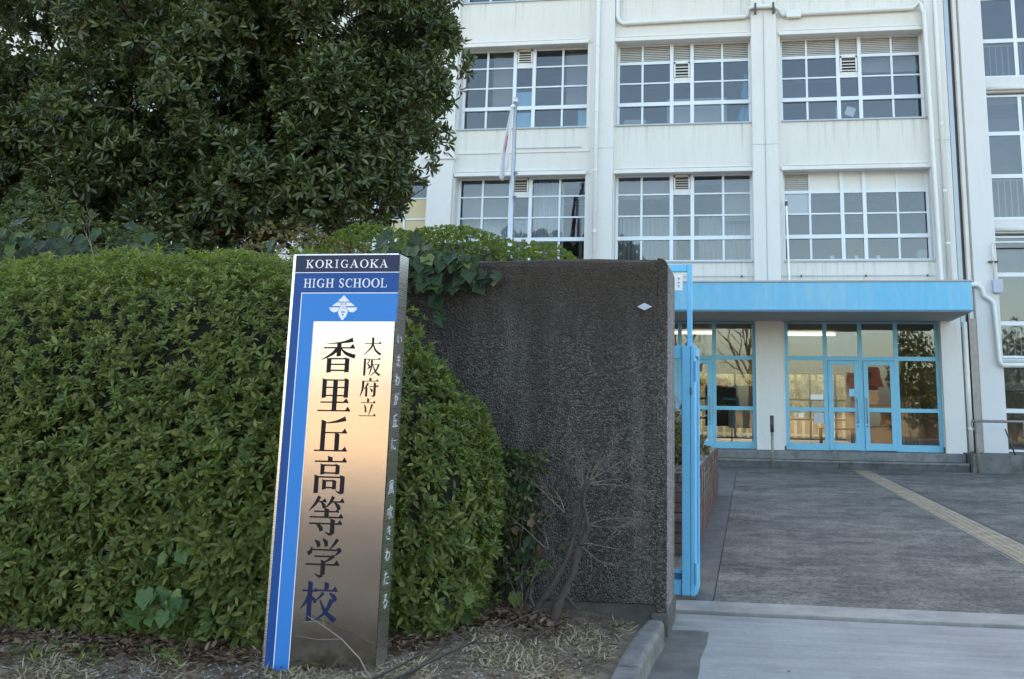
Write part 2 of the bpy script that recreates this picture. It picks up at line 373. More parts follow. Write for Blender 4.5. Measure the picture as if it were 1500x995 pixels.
# raised planting bed, one sheet with a gently uneven surface
bx = np.linspace(-9, -.60, 85); by = np.linspace(-.8, 5.76, 66)
def bedz(x, y):
    return .095 + .018 * math.sin(x * 2.3 + y) + .012 * math.sin(y * 3.1 - x * 1.7) + .03 * max(0, min(1, (y - 4.6))) * (1 if x < -1.2 else .4) - .03 * max(0, min(1, (x + .85) / .25))
bv = [(x, y, bedz(x, y) + random.uniform(-.006, .006)) for y in by for x in bx]; nx = len(bx)
bf = [(j * nx + i, j * nx + i + 1, (j + 1) * nx + i + 1, (j + 1) * nx + i) for j in range(len(by) - 1) for i in range(nx - 1)]
MB().add(bv, bf).build('planting_bed', M_SOIL, smooth=True, kind='structure')
# kerb: stones end to end, last one rounded off against the wall
kerb = empty('kerb', (-.54, 3, 0), kind='structure')
ky = [-1.0, -.2, .6, 1.4, 2.2, 3.0, 3.8, 4.62]
for a, b in zip(ky[:-1], ky[1:]):
    MB().box(-.605, -.49, a + .004, b - .004, -.05, .112 + random.uniform(-.004, .004)).build('kerbstone', M_KERB, kerb, bevel=.011)
mb = MB(); prof = [(-.605, -.05), (-.605, .110), (-.58, .114), (-.512, .111), (-.492, .095), (-.49, -.05)]
rows = []
for y, sx, dx, sz in [(4.628, 1, 0, 1), (5.0, 1, 0.005, 1), (5.3, 1, .02, 1.0), (5.5, .95, .035, 1.02), (5.62, .8, .03, .95), (5.68, .55, .01, .7)]:
    rows.append([(-.55 + (x + .55) * sx + dx, y, z * (sz if z > 0 else 1)) for x, z in prof])
n = len(prof)
for r in rows: mb.v += r
for j in range(len(rows) - 1):
    for i in range(n): mb.f.append((j * n + i, (j + 1) * n + i, (j + 1) * n + (i + 1) % n, j * n + (i + 1) % n)); mb.m.append(0)
mb.f += [tuple(range(n)), tuple(reversed(range((len(rows) - 1) * n, len(rows) * n)))]; mb.m += [0, 0]
mb.build('kerbstone', M_KERB, kerb, fix=True, bevel=.01)
# tactile guide path
tp = MB().box(2.285, 2.675, 8.6, 22.5, -.02, .002).build('tactile_path', M_MORTAR, kind='structure')
tv = MB().box(-.17, .17, -.17, .17, 0, .006)
for i in range(4):
    x = -.123 + i * .082
    tv.add([(x - .022, -.155, .0055), (x + .022, -.155, .0055), (x + .022, .155, .0055), (x - .022, .155, .0055), (x - .013, -.145, .012), (x + .013, -.145, .012), (x + .013, .145, .012), (x - .013, .145, .012)],
           [(4, 5, 6, 7), (0, 1, 5, 4), (1, 2, 6, 5), (2, 3, 7, 6), (3, 0, 4, 7)])
tm = bpy.data.meshes.new('paver'); tm.from_pydata(tv.v, [], tv.f); tm.materials.append(M_TACT)
y = 8.8
while y < 22.3:
    o = bpy.data.objects.new('paver', tm); COL.objects.link(o); o.parent = tp; o.location = (2.48 + random.uniform(-.006, .006), y, .002 + random.uniform(0, .003)); o.rotation_euler = (0, 0, random.uniform(-.008, .008)); y += .346
MB().box(2.70, 2.715, 8.6, 19.5, -.01, .003).build('asphalt_joint', M_DARK, kind='structure')
# faded orange line by the ramp
MB().box(5.35, 9.0, 21.2, 21.26, -.01, .003).build('road_markings', simple('faded_orange_paint', (.28, .13, .07), .8, var=.4), kind='structure')

# round dark cover near the steps
mb = MB(); mb.poly([(3.25 + .34 * math.cos(a), 21.6 + .34 * math.sin(a)) for a in np.linspace(0, 2 * PI, 28)[:-1]], lambda u, v, d: (u, v, d), .008, -.02)
mb.poly([(3.25 + .27 * math.cos(a), 21.6 + .27 * math.sin(a)) for a in np.linspace(0, 2 * PI, 28)[:-1]], lambda u, v, d: (u, v, d), .011, .002)
mb.build('manhole_cover', M_DARK, fix=True, label='dark round cover set in the asphalt just before the entrance steps', cat='manhole cover')

# ================================================================== SCHOOL BUILDING
SB = empty('school_building', (0, 24, 0), 'white four storey school block with pale blue entrance canopy and white gridded windows', 'school building')
YG, YF, YP = 24.30, 23.90, 23.75          # glass, spandrel face, pilaster face
FP = 3.61                                 # storey height
XL = -29.0
PIL = [(-3.93, -3.36), (.21, .86), (4.56, 5.03), (-8.32, -7.64), (-12.55, -11.93), (-16.83, -16.2), (-21.1, -20.45), (-25.4, -24.75)]
WIN = [(-7.60, -4.10), (-3.335, .19), (.95, 4.54), (-11.88, -8.35), (-16.16, -12.62), (-20.42, -16.86), (-24.7, -21.13)]
COLS = [0, .19, .412, .565, .79, 1.0]
def storey(k): return FP * k
# pilasters with a thin conduit, cut at expansion lines
for x0, x1 in PIL:
    z0 = .30 if x1 > -4.5 else -.05
    segs = [z0, 3.40, 7.72, 11.3, 16.6] if x0 < -7 else [z0, 7.9, 16.6]
    for a, b in zip(segs[:-1], segs[1:]):
        MB().box(x0, x1, YP, YG + .1, a + .004, b - .004).build('pilaster', M_WHITE, SB, bevel=.012)
    for b in segs[1:-1]:
        MB().box(x0 + .01, x1 - .01, YP + .012, YG, b - .005, b + .005).build('pilaster_joint', M_SOFFIT, SB)
MB().tube([(.53, YP - .008, 4.15), (.53, YP - .008, 16)], .008, 6).build('conduit', M_SOFFIT, SB)
# ledge on the left pilaster
MB().box(-8.40, -7.58, YP - .05, YP + .05, 7.70, 7.80).box(-7.58, -4.0, YF - .03, YF + .1, 7.86, 7.93).build('ledge', M_WHITE, SB)
# spandrels, hoods, sills
for wi, (x0, x1) in enumerate(WIN):
    xa, xb = x0 - .20, x1 + .20
    for k in range(0, 4):
        s = storey(k)
        zt = 7.27 + s if k >= 0 else 0
        if k == 0:
            if wi in (0, 3, 4, 5, 6): MB().box(xa, xb, YF, YG + .05, -.05, 1.3).build('spandrel', M_CREAM, SB)
            MB().box(xa, xb, YF, YG + .05, 3.66, 4.93).build('spandrel', M_CREAM, SB)
        b0, b1 = (zt + .005, 8.545 + s) if k < 2 else (zt + .005, 16.6)
        if k < 3: MB().box(xa, xb, YF, YG + .05, b0, b1).build('spandrel', M_CREAM, SB)
        if k < 3:
            for ja, jb in ((x0 - .2, x0), (x1, x1 + .2)): MB().box(ja, jb, YF + .012, YG + .03, 4.9 + s, zt + .02).build('window_jamb', M_WHITE, SB)
            mb = MB().box(x0 - .03, x1 + .03, YF - .07, YF + .02, zt - .03, zt + .075)
            mb.box(x0 + .05, x1 - .05, YF - .055, YF + .02, zt + .085, zt + .115)
            mb.build('window_hood', M_HOOD, SB, bevel=.012)
            MB().box(x0, x1, YF - .045, YG - .05, 4.905 + s, 4.945 + s).build('window_sill', M_GREYSTEEL, SB)

def window(x0, x1, k, top=None, vent=None, pan=None, simple_=False):
    """one bay of white aluminium window: 5 columns by 4 rows"""
    s = storey(k); xs = [x0 + (x1 - x0) * c for c in COLS]; zs = [4.95 + s, 5.60 + s, 6.19 + s, 6.76 + s, 7.27 + s]
    if simple_: xs = [x0, (x0 + x1) / 2, x1]; zs = [4.95 + s, 5.6 + s, 7.27 + s]
    mb = MB(); ya, yb = YG - .05, YG + .02
    wv = [.03, .026, .046, .046, .026, .03] if not simple_ else [.04] * 3
    wh = [.04, .05, .02, .02, .028]
    if top: wh[3] = .04
    if simple_: wh = [.045, .055, .03]
    for i, x in enumerate(xs):
        a = x if i == 0 else x - wv[i]; b = x if i == len(xs) - 1 else x + wv[i]
        if i == 0: b = x + .06
        if i == len(xs) - 1: a = x - .06
        mb.box(a, b, ya - (.03 if wv[i] > .04 else 0), yb, zs[0], zs[-1])
    for j, z in enumerate(zs):
        a = z if j == 0 else z - wh[j]; b = z if j == len(zs) - 1 else z + wh[j]
        if j == 0: b = z + .08
        if j == len(zs) - 1: a = z - .04
        mb.box(x0 + .002, x1 - .002, ya + .006 - (.03 if wh[j] > .045 else 0), yb - .004, a, b)
    W = mb.build('window', M_FRAME, SB)
    for i in range(len(xs) - 1):
        for j in range(len(zs) - 1):
            c = (i, j); xa, xb, za, zb = xs[i] + .01, xs[i + 1] - .01, zs[j] + .01, zs[j + 1] - .01
            kind = (pan or {}).get(c)
            if top and j == 3: kind = top[i]
            if vent == c:
                m2 = MB().box(xa + .03, xb - .03, ya + .01, ya + .04, za, za + .12)
                m2.box(xa + .05, xa + .09, ya - .03, ya + .04, za + .12, zb).box(xb - .09, xb - .05, ya - .03, ya + .04, za + .12, zb).box(xa + .05, xb - .05, ya - .03, ya + .04, zb - .05, zb)
                m2.build('vent_frame', M_HOOD, W)
                piece('vent_back', M_DARK, W, xa + .05, xb - .05, ya + .03, ya + .045, za + .12, zb)
                for q in range(4):
                    z = za + .15 + q * (zb - za - .22) / 4
                    sl_ = MB().add([(xa + .09, ya - .03, z), (xb - .09, ya - .03, z), (xb - .09, ya + .01, z + .03), (xa + .09, ya + .01, z + .03), (xa + .09, ya - .025, z - .012), (xb - .09, ya - .025, z - .012), (xb - .09, ya + .015, z + .02), (xa + .09, ya + .015, z + .02)],
                                  [(0, 1, 2, 3), (7, 6, 5, 4), (0, 4, 5, 1), (2, 6, 7, 3)])
                    sl_.build('vent_slat', M_HOOD if k == 1 else M_LOUVRE, W)
            elif kind == 'louvre':
                nb = 10
                m2 = MB()
                for q in range(nb):
                    z = za + (zb - za) * q / nb; h = (zb - za) / nb
                    m2.add([(xa, YG - .03, z), (xb, YG - .03, z), (xb, YG + .01, z + h * 1.05), (xa, YG + .01, z + h * 1.05)], [(0, 1, 2, 3)])
                m2.build('louvre_panel', M_OLDPAPER, W)
            elif kind == 'white': piece('white_panel', M_PANELW, W, xa, xb, YG - .012, YG, za, zb)
            elif kind == 'paper':
                piece('pane', M_GLASS, W, xa, xb, YG - .012, YG - .006, za, zb); piece('paper_sheet', M_PAPER, W, xa, xb, YG + .004, YG + .01, za, zb)
            elif kind == 'blue':
                piece('pane', M_GLASS, W, xa, xb, YG - .012, YG - .006, za, zb); piece('blue_sheet', M_SHEETBLUE, W, xa + .02, xb - .02, YG + .02, YG + .03, za, zb - .1)
            elif kind == 'yellow':
                piece('cream_panel', simple('yellowed_panel', (.62, .52, .32), .7, var=.05) if 'yellowed_panel' not in bpy.data.materials else bpy.data.materials['yellowed_panel'], W, xa, xb, YG - .012, YG, za, zb)
            else: piece('pane', M_GLASS, W, xa, xb, YG - .012, YG - .006, za, zb)
    return W
LV = ['louvre'] * 5
window(*WIN[0], 0, vent=(2, 3)); window(*WIN[0], 1, vent=(2, 3), pan={(2, 0): 'blue', (2, 1): 'blue'}); window(*WIN[0], 2)
window(*WIN[1], 0, vent=(2, 3)); window(*WIN[1], 1, top=LV, vent=(2, 2)); window(*WIN[1], 2)
window(*WIN[2], 0, top=['louvre', 'white', 'white', 'white', 'white'], pan={(0, 2): 'paper'}); window(*WIN[2], 1, top=LV, vent=(2, 2)); window(*WIN[2], 2)
window(*WIN[3], 0, pan={(3, 1): 'yellow', (4, 1): 'yellow', (4, 2): 'yellow'}); window(*WIN[3], 1); window(*WIN[3], 2)
for wi in (4, 5, 6):
    for k in range(3): window(*WIN[wi], k, simple_=True)
for wi in (0, 3, 4, 5, 6):     # ground-floor windows behind the planting
    x0, x1 = WIN[wi]; mb = MB()
    for x in np.linspace(x0, x1, 4): mb.box(x - .04, x + .04, YG - .05, YG + .02, 1.3, 3.66)
    mb.box(x0, x1, YG - .045, YG + .015, 1.3, 1.38).box(x0, x1, YG - .045, YG + .015, 2.9, 2.98).box(x0, x1, YG - .045, YG + .015, 3.58, 3.66)
    W = mb.build('window', M_FRAME, SB); piece('pane', M_GLASS, W, x0, x1, YG - .012, YG - .006, 1.3, 3.66)

# rooms: slabs, partitions, back wall, end walls, roof
for z in (3.66, 7.45, 11.06, 14.67): MB().box(XL, 5.0, YG + .06, 34, z, z + .24).build('floor_slab', M_ROOMDARK, SB)
MB().box(XL, 8.9, YP + .1, 34.1, 16.3, 16.8).build('roof', M_DKCON, SB)
for x0, x1 in PIL[:-1]:
    if x0 > 4: continue
    xm = (x0 + x1) / 2
    MB().box(xm - .08, xm + .08, YG + .1, 31.5, 3.92, 16.29).build('partition', M_ROOM, SB)
MB().box(XL, 5.0, 31.5, 31.7, 3.92, 16.29).build('back_wall', M_ROOM, SB)
MB().box(XL, 8.8, 34.02, 34.2, 3.45, 16.29).build('rear_wall', M_WHITE, SB)
MB().box(XL - .2, XL, YF, 34, -.05, 16.6).build('end_wall', M_WHITE, SB)
MB().box(XL, -25.4, YF + .05, YG, -.05, 16.6).build('front_wall', M_WHITE, SB)
for k in range(3):          # unlit strip lights on the classroom ceilings
    for x0, x1 in WIN[:3]:
        for yy in (25.6, 27.8): MB().box(x0 + .5, x1 - .5, yy, yy + .18, 7.45 + FP * k - .12, 7.45 + FP * k - .04).build('strip_light', M_PANELW, SB)

# ---- ground floor entrance
GY = 24.0
MB().box(-4.6, 5.05, GY - .02, 34, -.05, .368).build('foyer_floor', M_FLOORIN, SB)
MB().box(-4.6, 5.02, GY + .1, 33.9, 3.44, 3.65).build('foyer_ceiling', M_ROOMDARK, SB)
MB().box(.22, .91, GY - .10, GY + .35, .42, 3.43).build('entrance_pillar', M_WHITE2, SB, bevel=.012)
MB().box(.215, .915, GY - .11, GY + .3, .37, .46).build('pillar_base', M_DKCON, SB)
MB().box(4.55, 5.03, GY - .13, GY + .4, .42, 3.43).build('entrance_pillar', M_WHITE, SB, bevel=.012)
MB().box(4.54, 5.035, GY - .15, GY + .3, .372, .50).build('pillar_base', M_DKCON, SB)
MB().box(-3.93, -3.30, GY - .1, GY + .3, .37, 3.43).build('entrance_pillar', M_WHITE, SB)
MB().box(-4.7, -4.5, GY, 33.9, .37, 3.44).build('foyer_side_wall', M_ROOM, SB)
MB().box(5.04, 5.2, GY + .4, 33.9, .37, 3.44).build('foyer_side_wall', M_ROOM, SB)

def glazing(x0, x1, cols, doors):
    """pale blue entrance screen: transom lights above, fixed panels and doors below"""
    mb = MB(); y0, y1 = GY - .03, GY + .05
    for x in cols: mb.box(x - .05, x + .05, y0, y1, .372, 3.428)
    mb.box(x0, x1, y0 + .006, y1 - .004, 2.50, 2.60).box(x0, x1, y0 + .004, y1 - .004, 3.385, 3.428)
    for a, b in zip(cols[:-1], cols[1:]):
        if (a, b) not in doors:
            mb.box(a + .05, b - .05, y0 + .004, y1 - .004, .374, .53).box(a + .05, b - .05, y0 + .004, y1 - .004, 1.285, 1.375)
    G = mb.build('entrance_glazing', M_DOORBLUE, SB)
    for a, b in zip(cols[:-1], cols[1:]):
        piece('pane', M_GLASSD, G, a + .05, b - .05, GY + .0, GY + .006, 2.60, 3.385)
        if (a, b) not in doors:
            piece('pane', M_GLASSD, G, a + .05, b - .05, GY, GY + .006, .53, 1.285); piece('pane', M_GLASSD, G, a + .05, b - .05, GY, GY + .006, 1.375, 2.50)
    for (a, b) in doors:
        xa, xb = a + .055, b - .055; m2 = MB(); ya, yb = GY - .06, GY - .01
        m2.box(xa, xa + .11, ya, yb, .385, 2.49).box(xb - .11, xb, ya, yb, .385, 2.49)
        m2.box(xa + .11, xb - .11, ya + .002, yb - .002, .385, .55).box(xa + .11, xb - .11, ya + .002, yb - .002, 1.28, 1.38).box(xa + .11, xb - .11, ya + .002, yb - .002, 2.39, 2.49)
        D = m2.build('door', M_DOORBLUE, SB, bevel=.006)
        piece('pane', M_GLASSD, D, xa + .11, xb - .11, GY - .038, GY - .032, .55, 1.28); piece('pane', M_GLASSD, D, xa + .11, xb - .11, GY - .038, GY - .032, 1.38, 2.39)
        hx = xb - .055 if (a + b) / 2 < 2.5 else xa + .055
        MB().tube([(hx, GY - .065, 1.02), (hx, GY - .11, 1.06), (hx, GY - .11, 1.56), (hx, GY - .065, 1.60)], .012, 8).box(hx - .02, hx + .02, GY - .067, GY - .058, .93, .97).build('handle', M_STEELRAIL, D, smooth=True)
glazing(.91, 4.55, [.95, 1.88, 2.71, 3.55, 4.51], [(1.88, 2.71), (2.71, 3.55)])
glazing(-3.30, .22, [-3.26, -2.45, -1.65, -.80, .18], [(-2.45, -1.65), (-1.65, -.80)])
# rear of the foyer: green mullioned windows toward the courtyard
mb = MB()
for x in np.arange(-4.4, 3.6, .8): mb.box(x - .035, x + .035, 32.0, 32.08, .38, 2.5)
for z in (.38, 1.0, 1.62, 2.46): mb.box(-4.45, 3.25, 32.01, 32.07, z, z + .06)
RW = mb.build('rear_glazing', M_GREENFR, SB)
piece('pane', M_GLASSD, RW, -4.45, 3.25, 32.03, 32.036, .42, 2.46)
MB().box(-4.5, 5.03, 32.0, 32.2, 2.53, 3.44).build('rear_lintel', M_ROOM, SB)
MB().box(3.27, 5.03, 32.0, 32.2, .37, 2.53).build('rear_wall', M_ROOM, SB)
MB().box(3.1, 3.3, 28.5, 31.99, .37, 3.44).build('inner_partition', simple('brown_partition', (.10, .055, .035), .5), SB)
# lit strip lights in the foyer
def lampmat():
    m, t, b, N, L = nodes('lit_tube'); b.inputs['Emission Color'].default_value = (1, .93, .80, 1); b.inputs['Emission Strength'].default_value = .55; return m
M_LAMP = lampmat()
for x, yy in ((1.75, 27.0), (-1.5, 26.6)):
    MB().box(x - .65, x + .65, yy - .09, yy + .09, 3.33, 3.40).build('strip_light', M_LAMP, SB)

# ---- canopy
cn = MB().box(-4.4, 4.83, 21.5, YF - .02, 3.46, 4.085).build('canopy', M_BLUE, SB, bevel=.008)
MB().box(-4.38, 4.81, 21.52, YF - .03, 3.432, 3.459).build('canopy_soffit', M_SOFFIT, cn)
MB().box(-4.42, 4.85, 21.48, YF - .02, 4.087, 4.125).build('canopy_cap', M_SOFFIT, cn, bevel=.006)
MB().box(-4.40, 4.84, 21.492, 21.56, 3.445, 3.475).build('canopy_drip', simple('deep_blue_edge', (.03, .2, .38), .5), cn)
# thin rail with brackets above the canopy
mb = MB().tube([(-4.2, YF - .06, 4.55), (4.5, YF - .06, 4.55)], .012, 6); mb.build('wall_rail', M_ALU, SB)
for x in (-3.5, -.1, 1.35, 2.9, 4.35):
    MB().box(x - .02, x + .02, YF - .08, YF, 4.53, 4.57).box(x - .015, x + .015, YF - .03, YF, 4.36, 4.40).build('bracket', M_DARK, SB)
mb = MB().tube([(-6.0, YF - .05, 7.98), (-4.2, YF - .05, 7.98)], .012, 6).build('wall_rail', M_ALU, SB)
# flag holder pipe at the left of bay C
MB().tube([(1.06, YF - .12, 4.2), (1.02, YF - .12, 6.45)], .028, 8).build('pole_holder', M_ALU, SB)
MB().box(.985, 1.055, YF - .15, YF - .09, 6.3, 6.42).build('pole_clip', M_DARK, SB)

# ---- entrance steps and right-hand ramp wall
for xa, xb in ((-4.4, -1.1), (-1.095, 2.05), (2.055, 4.9)):
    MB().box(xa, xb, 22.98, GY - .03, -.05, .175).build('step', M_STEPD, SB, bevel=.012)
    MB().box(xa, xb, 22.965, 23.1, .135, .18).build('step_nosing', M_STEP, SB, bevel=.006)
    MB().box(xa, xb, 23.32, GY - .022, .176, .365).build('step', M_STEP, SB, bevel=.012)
rw = MB().box(4.92, 12, 22.72, 23.70, -.05, .40).build('ramp_wall', M_DKCON, bevel=.01, label='low stained concrete wall of the ramp right of the entrance steps', cat='wall')

# ---- pipes
def pipe(pts, r=.05, name='drainpipe', m=M_PIPE):
    o = MB().tube(pts, r, 12).build(name, m, SB, smooth=True)
    return o
pipe([(-3.80, YP - .07, 2.5), (-3.80, YP - .07, 16.4)], .055)
for z in (5.7, 7.3, 8.9, 10.7, 12.5): MB().tube([(-3.80, YP - .07, z - .03), (-3.80, YP - .07, z + .03)], .064, 12).box(-3.83, -3.77, YP - .05, YP, z - .02, z + .02).build('pipe_collar', M_PIPE, SB)
pipe([(-3.3, YF - .08, 16), (-3.3, YF - .08, 11.55), (-3.25, YF - .09, 11.42), (-3.15, YF - .09, 11.34), (.05, YF - .09, 11.38), (.14, YF - .12, 11.42), (.16, YP - .08, 11.55), (.28, YP - .09, 11.58), (.80, YP - .09, 11.58), (.92, YP - .06, 11.5), (1.0, YF - .09, 11.40), (4.3, YF - .09, 11.42), (4.47, YP - .05, 11.52), (4.50, YP - .07, 11.40), (4.55, YP - .07, 11.2), (4.63, YP - .07, 4.42), (4.70, YP - .07, 4.30), (5.45, YP - .07, 4.30), (5.55, YP - .07, 4.22), (5.58, YP - .07, 4.05), (5.72, YP - .07, 3.95), (5.80, YP - .07, 3.85), (5.84, YP - .07, 2.50), (5.90, YP - .07, 2.40), (8.2, YP - .07, 2.42)], .058)
pipe([(4.83, YP - .06, 4.32), (4.83, YP - .06, 16.4)], .055)
for z in (5.3, 6.6, 8.3, 9.8): MB().tube([(4.83, YP - .06, z - .025), (4.83, YP - .06, z + .025)], .064, 12).build('pipe_collar', M_PIPE, SB)
pipe([(5.13, GY - .20, .42), (5.13, GY - .20, 3.42)], .062)
for z in (.95, 2.25): MB().tube([(5.13, GY - .20, z - .03), (5.13, GY - .20, z + .03)], .07, 12).build('pipe_collar', M_PIPE, SB)
MB().box(1.12, 1.5, YF - .16, YF - .03, 11.29, 11.5).build('pipe_box', M_PIPE, SB, bevel=.02)
for x in (.33, .79): MB().box(x - .025, x + .025, YP - .16, YP + .001, 11.40, 11.66).build('pipe_strap', M_DARK, SB)

# ================================================================== STAIR TOWER at the right
ST = empty('stair_tower', (7, 24, 0), 'white stair block at the right edge with tall windows behind thin rails', 'stair tower')
MB().box(5.40, 5.95, YP + .02, YG + .2, -.05, 16.6).build('pilaster', M_WHITE2, ST, bevel=.012)
MB().box(8.5, 9.0, YP + .02, YG + .2, -.05, 16.6).build('pilaster', M_WHITE2, ST)
MB().box(5.05, 5.39, YP + .16, YG + .1, .3, 16.6).build('joint_backing', M_WHITE, ST)
MB().box(5.05, 5.16, YP + .05, YP + .14, 3.3, 16.6).build('joint_strip', M_GREYSTEEL, ST)
MB().box(5.165, 5.22, YP + .11, YP + .15, .3, 16.6).build('joint_gap', M_DARK, ST)
MB().box(5.225, 5.26, YP + .03, YP + .15, .3, 16.6).build('joint_cover', M_JOINT, ST)
MB().box(5.265, 5.36, YP + .06, YP + .15, .3, 16.6).build('joint_cover', M_HOOD, ST)
MB().box(5.365, 5.398, YP + .03, YP + .15, .3, 16.6).build('joint_cover', M_JOINT, ST)
MB().box(5.22, 5.38, YP + .0, YP + .02, .42, 3.5).build('joint_cover', M_STEELRAIL, ST)
TX0, TX1 = 5.955, 8.495
def tower_window(z0, z1, rows, bars):
    mb = MB(); y0, y1 = YG - .16, YG - .08
    zs = [z0] + rows + [z1]; xs = [TX0, 6.82, 7.68, TX1]
    for x in xs: mb.box(max(TX0, x - .045), min(TX1, x + .045), y0, y1, z0, z1)
    for z in zs: mb.box(TX0, TX1, y0 + .004, y1 - .004, max(z0, z - .05), min(z1, z + .05))
    W = mb.build('window', M_FRAME, ST)
    for a, b in zip(xs[:-1], xs[1:]):
        for c, d in zip(zs[:-1], zs[1:]): piece('pane', M_GLASS, W, a + .02, b - .02, YG - .13, YG - .124, c + .02, d - .02)
    if bars:
        za, zb = bars
        for q in range(17):
            x = TX0 + .12 + q * .15; MB().tube([(x, YG + .02, za), (x, YG + .02, zb)], .009, 6).build('guard_bar', M_ALU, W)
        MB().tube([(TX0, YG + .02, zb), (TX1, YG + .02, zb)], .014, 6).build('guard_rail', M_ALU, W)
tower_window(13.3, 16.6, [14.4], None)
tower_window(9.60, 12.9, [10.58, 11.74], (9.66, 10.5))
tower_window(5.97, 9.14, [7.05, 8.14], (6.02, 6.98))
tower_window(2.60, 5.55, [3.42, 4.60], (2.62, 3.36))
tower_window(.42, 2.42, [1.36], None)
for z, h in ((12.9, .38), (9.18, .40), (5.60, .35), (2.42, .16)):
    MB().box(TX0, TX1, YG - .28, YG + .1, z, z + h).build('floor_band', M_WHITE2, ST, bevel=.01)
    MB().tube([(TX0 + .03, YG - .33, z + .08), (TX1, YG - .33, z + .08)], .045, 10).build('band_pipe', M_PIPE, ST, smooth=True)
MB().box(TX0, TX1, YG - .2, YG, -.05, .42).build('base_wall', M_DKCON, ST)
MB().box(TX0, TX1, 28.4, 28.6, 0, 16.3).build('inner_wall', M_ROOM, ST)
for k in range(5): MB().box(TX0, TX1, YG + .4, 26.0, 1.85 + k * 3.61, 2.05 + k * 3.61).build('stair_landing', M_ROOMDARK, ST)
MB().box(5.40, 5.44, YG + .2, 34, 0, 16.3).box(8.96, 9.0, YG + .2, 34, 0, 16.3).build('side_wall', M_ROOM, ST)
MB().box(5.80, 6.02, YP - .12, YP + .02, 4.10, 4.42).build('junction_box', M_BOX, ST, bevel=.01)
MB().tube([(5.85, YP - .04, 4.42), (5.85, YP - .04, 5.22), (5.90, YP - .04, 5.32), (8.2, YP - .04, 5.33)], .022, 8).build('cable_pipe', M_PIPE, ST, smooth=True)
MB().box(5.74, 5.96, YP - .06, YP, 4.83, 4.87).build('pipe_strap', M_DARK, ST)

# ================================================================== CONCRETE GATE WALL
def rounded_wall():
    """dark aggregate wall: rough front, paler end, softly rounded coping, recessed plinth line"""
    root = empty('gate_wall', (-3, 6, 0), 'dark exposed aggregate concrete wall between the hedge and the blue gate', 'wall')
    mb = MB(); y0, y1 = 5.73, 6.28; zt = 2.158; r = .05
    prof = [(y0, .17), (y0, zt - r), (y0 + r * .3, zt - r * .3), (y0 + r, zt), (y1 - r, zt), (y1 - r * .3, zt - r * .3), (y1, zt - r), (y1, .17)]
    xs = [-9, -6.5, -4.5, -3.2, -2.6, -2.2, -1.8, -1.5, -1.2, -.9, -.7, -.53]
    n = len(prof); vs = []
    for x in xs:
        for i, (y, z) in enumerate(prof): vs.append((x, y + random.uniform(-.003, .003), z + (random.uniform(-.012, .008) if z > 2 else 0)))
    fs = [(j * n + i, j * n + (i + 1) % n, (j + 1) * n + (i + 1) % n, (j + 1) * n + i) for j in range(len(xs) - 1) for i in range(n)]
    mb.add(vs, fs); mb.add([vs[i] for i in range(n)], [tuple(range(n))])
    mb.build('wall_body', M_AGG, root, fix=True)
    # end piece with a rounded upper corner, cleaner stone
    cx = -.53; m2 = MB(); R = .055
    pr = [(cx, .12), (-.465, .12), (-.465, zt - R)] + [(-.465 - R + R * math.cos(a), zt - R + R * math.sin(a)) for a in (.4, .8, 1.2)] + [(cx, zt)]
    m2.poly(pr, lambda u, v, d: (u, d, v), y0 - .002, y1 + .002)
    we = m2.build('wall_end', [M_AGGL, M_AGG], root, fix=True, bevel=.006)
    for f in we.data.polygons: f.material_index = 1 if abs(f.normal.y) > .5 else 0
    MB().box(-9, -.475, 5.75, 6.26, -.05, .165).build('plinth', M_PLINTH, root, bevel=.008)
    MB().box(-.56, -.455, 5.72, 6.30, -.05, .125).build('plinth', M_PLINTH, root, bevel=.012)
    # small pale diamond plate
    px, pz = -.605, 1.86
    d = MB(); d.poly([(px - .045, pz), (px, pz - .022), (px + .045, pz), (px, pz + .022)], lambda u, v, q: (u, q, v), y0 - .002, y0 - .010)
    d.build('diamond_plate', M_BOX, root, fix=True, label='small pale diamond shaped plate')
    m4 = MB()
    for u, v in ((-.018, 0), (0, 0), (.018, 0)): m4.box(px + u - .005, px + u + .005, y0 - .0115, y0 - .0105, pz + v - .006, pz + v + .006)
    m4.build('plate_mark', M_LETTERG, root)
rounded_wall()

# ================================================================== GATE
gt = empty('school_gate', (-.5, 6.85, 0), 'sky blue steel gate frame standing at the end of the dark wall', 'gate')
MB().box(-.420, -.384, 6.862, 6.91, .02, 2.29).build('gate_post', M_GATE, gt, bevel=.004)
MB().box(-2.6, -.421, 6.865, 6.905, 2.235, 2.288).build('top_beam', M_GATE, gt, bevel=.004)
pl = MB().box(-.62, -.453, 6.865, 6.873, 2.10, 2.215).build('sign_plate', M_PAPER, gt, label='small white notice plate')
mk = MB()
for z in (2.185, 2.155, 2.13): mk.box(-.486, -.474, 6.861, 6.864, z - .002, z + .002); mk.box(-.481, -.479, 6.8605, 6.8635, z - .009, z + .008)
mk.build('plate_mark', M_LETTERD, pl)
leaf = MB().box(-.452, -.392, 6.80, 6.855, .03, 1.70).build('leaf_stile', M_GATE, gt, bevel=.004)
m = MB().box(-2.6, -.453, 6.818, 6.852, 1.61, 1.70); m.build('top_rail', M_GATE, gt, bevel=.003)
MB().box(-2.6, -.453, 6.818, 6.852, .03, .125).build('bottom_rail', M_GATE, gt, bevel=.003)
MB().box(-2.6, -.453, 6.825, 6.845, .17, .19).build('bottom_rail', M_GATE, gt)
MB().box(-.60, -.455, 6.845, 6.849, .126, .169).build('kick_plate', simple('deep_blue_paint', (.03, .18, .33), .5), gt)
for x in (-.78, -1.1, -1.42, -1.74, -2.06, -2.38): MB().box(x - .012, x + .012, 6.824, 6.846, .191, 1.609).build('gate_bar', M_GATE, gt)
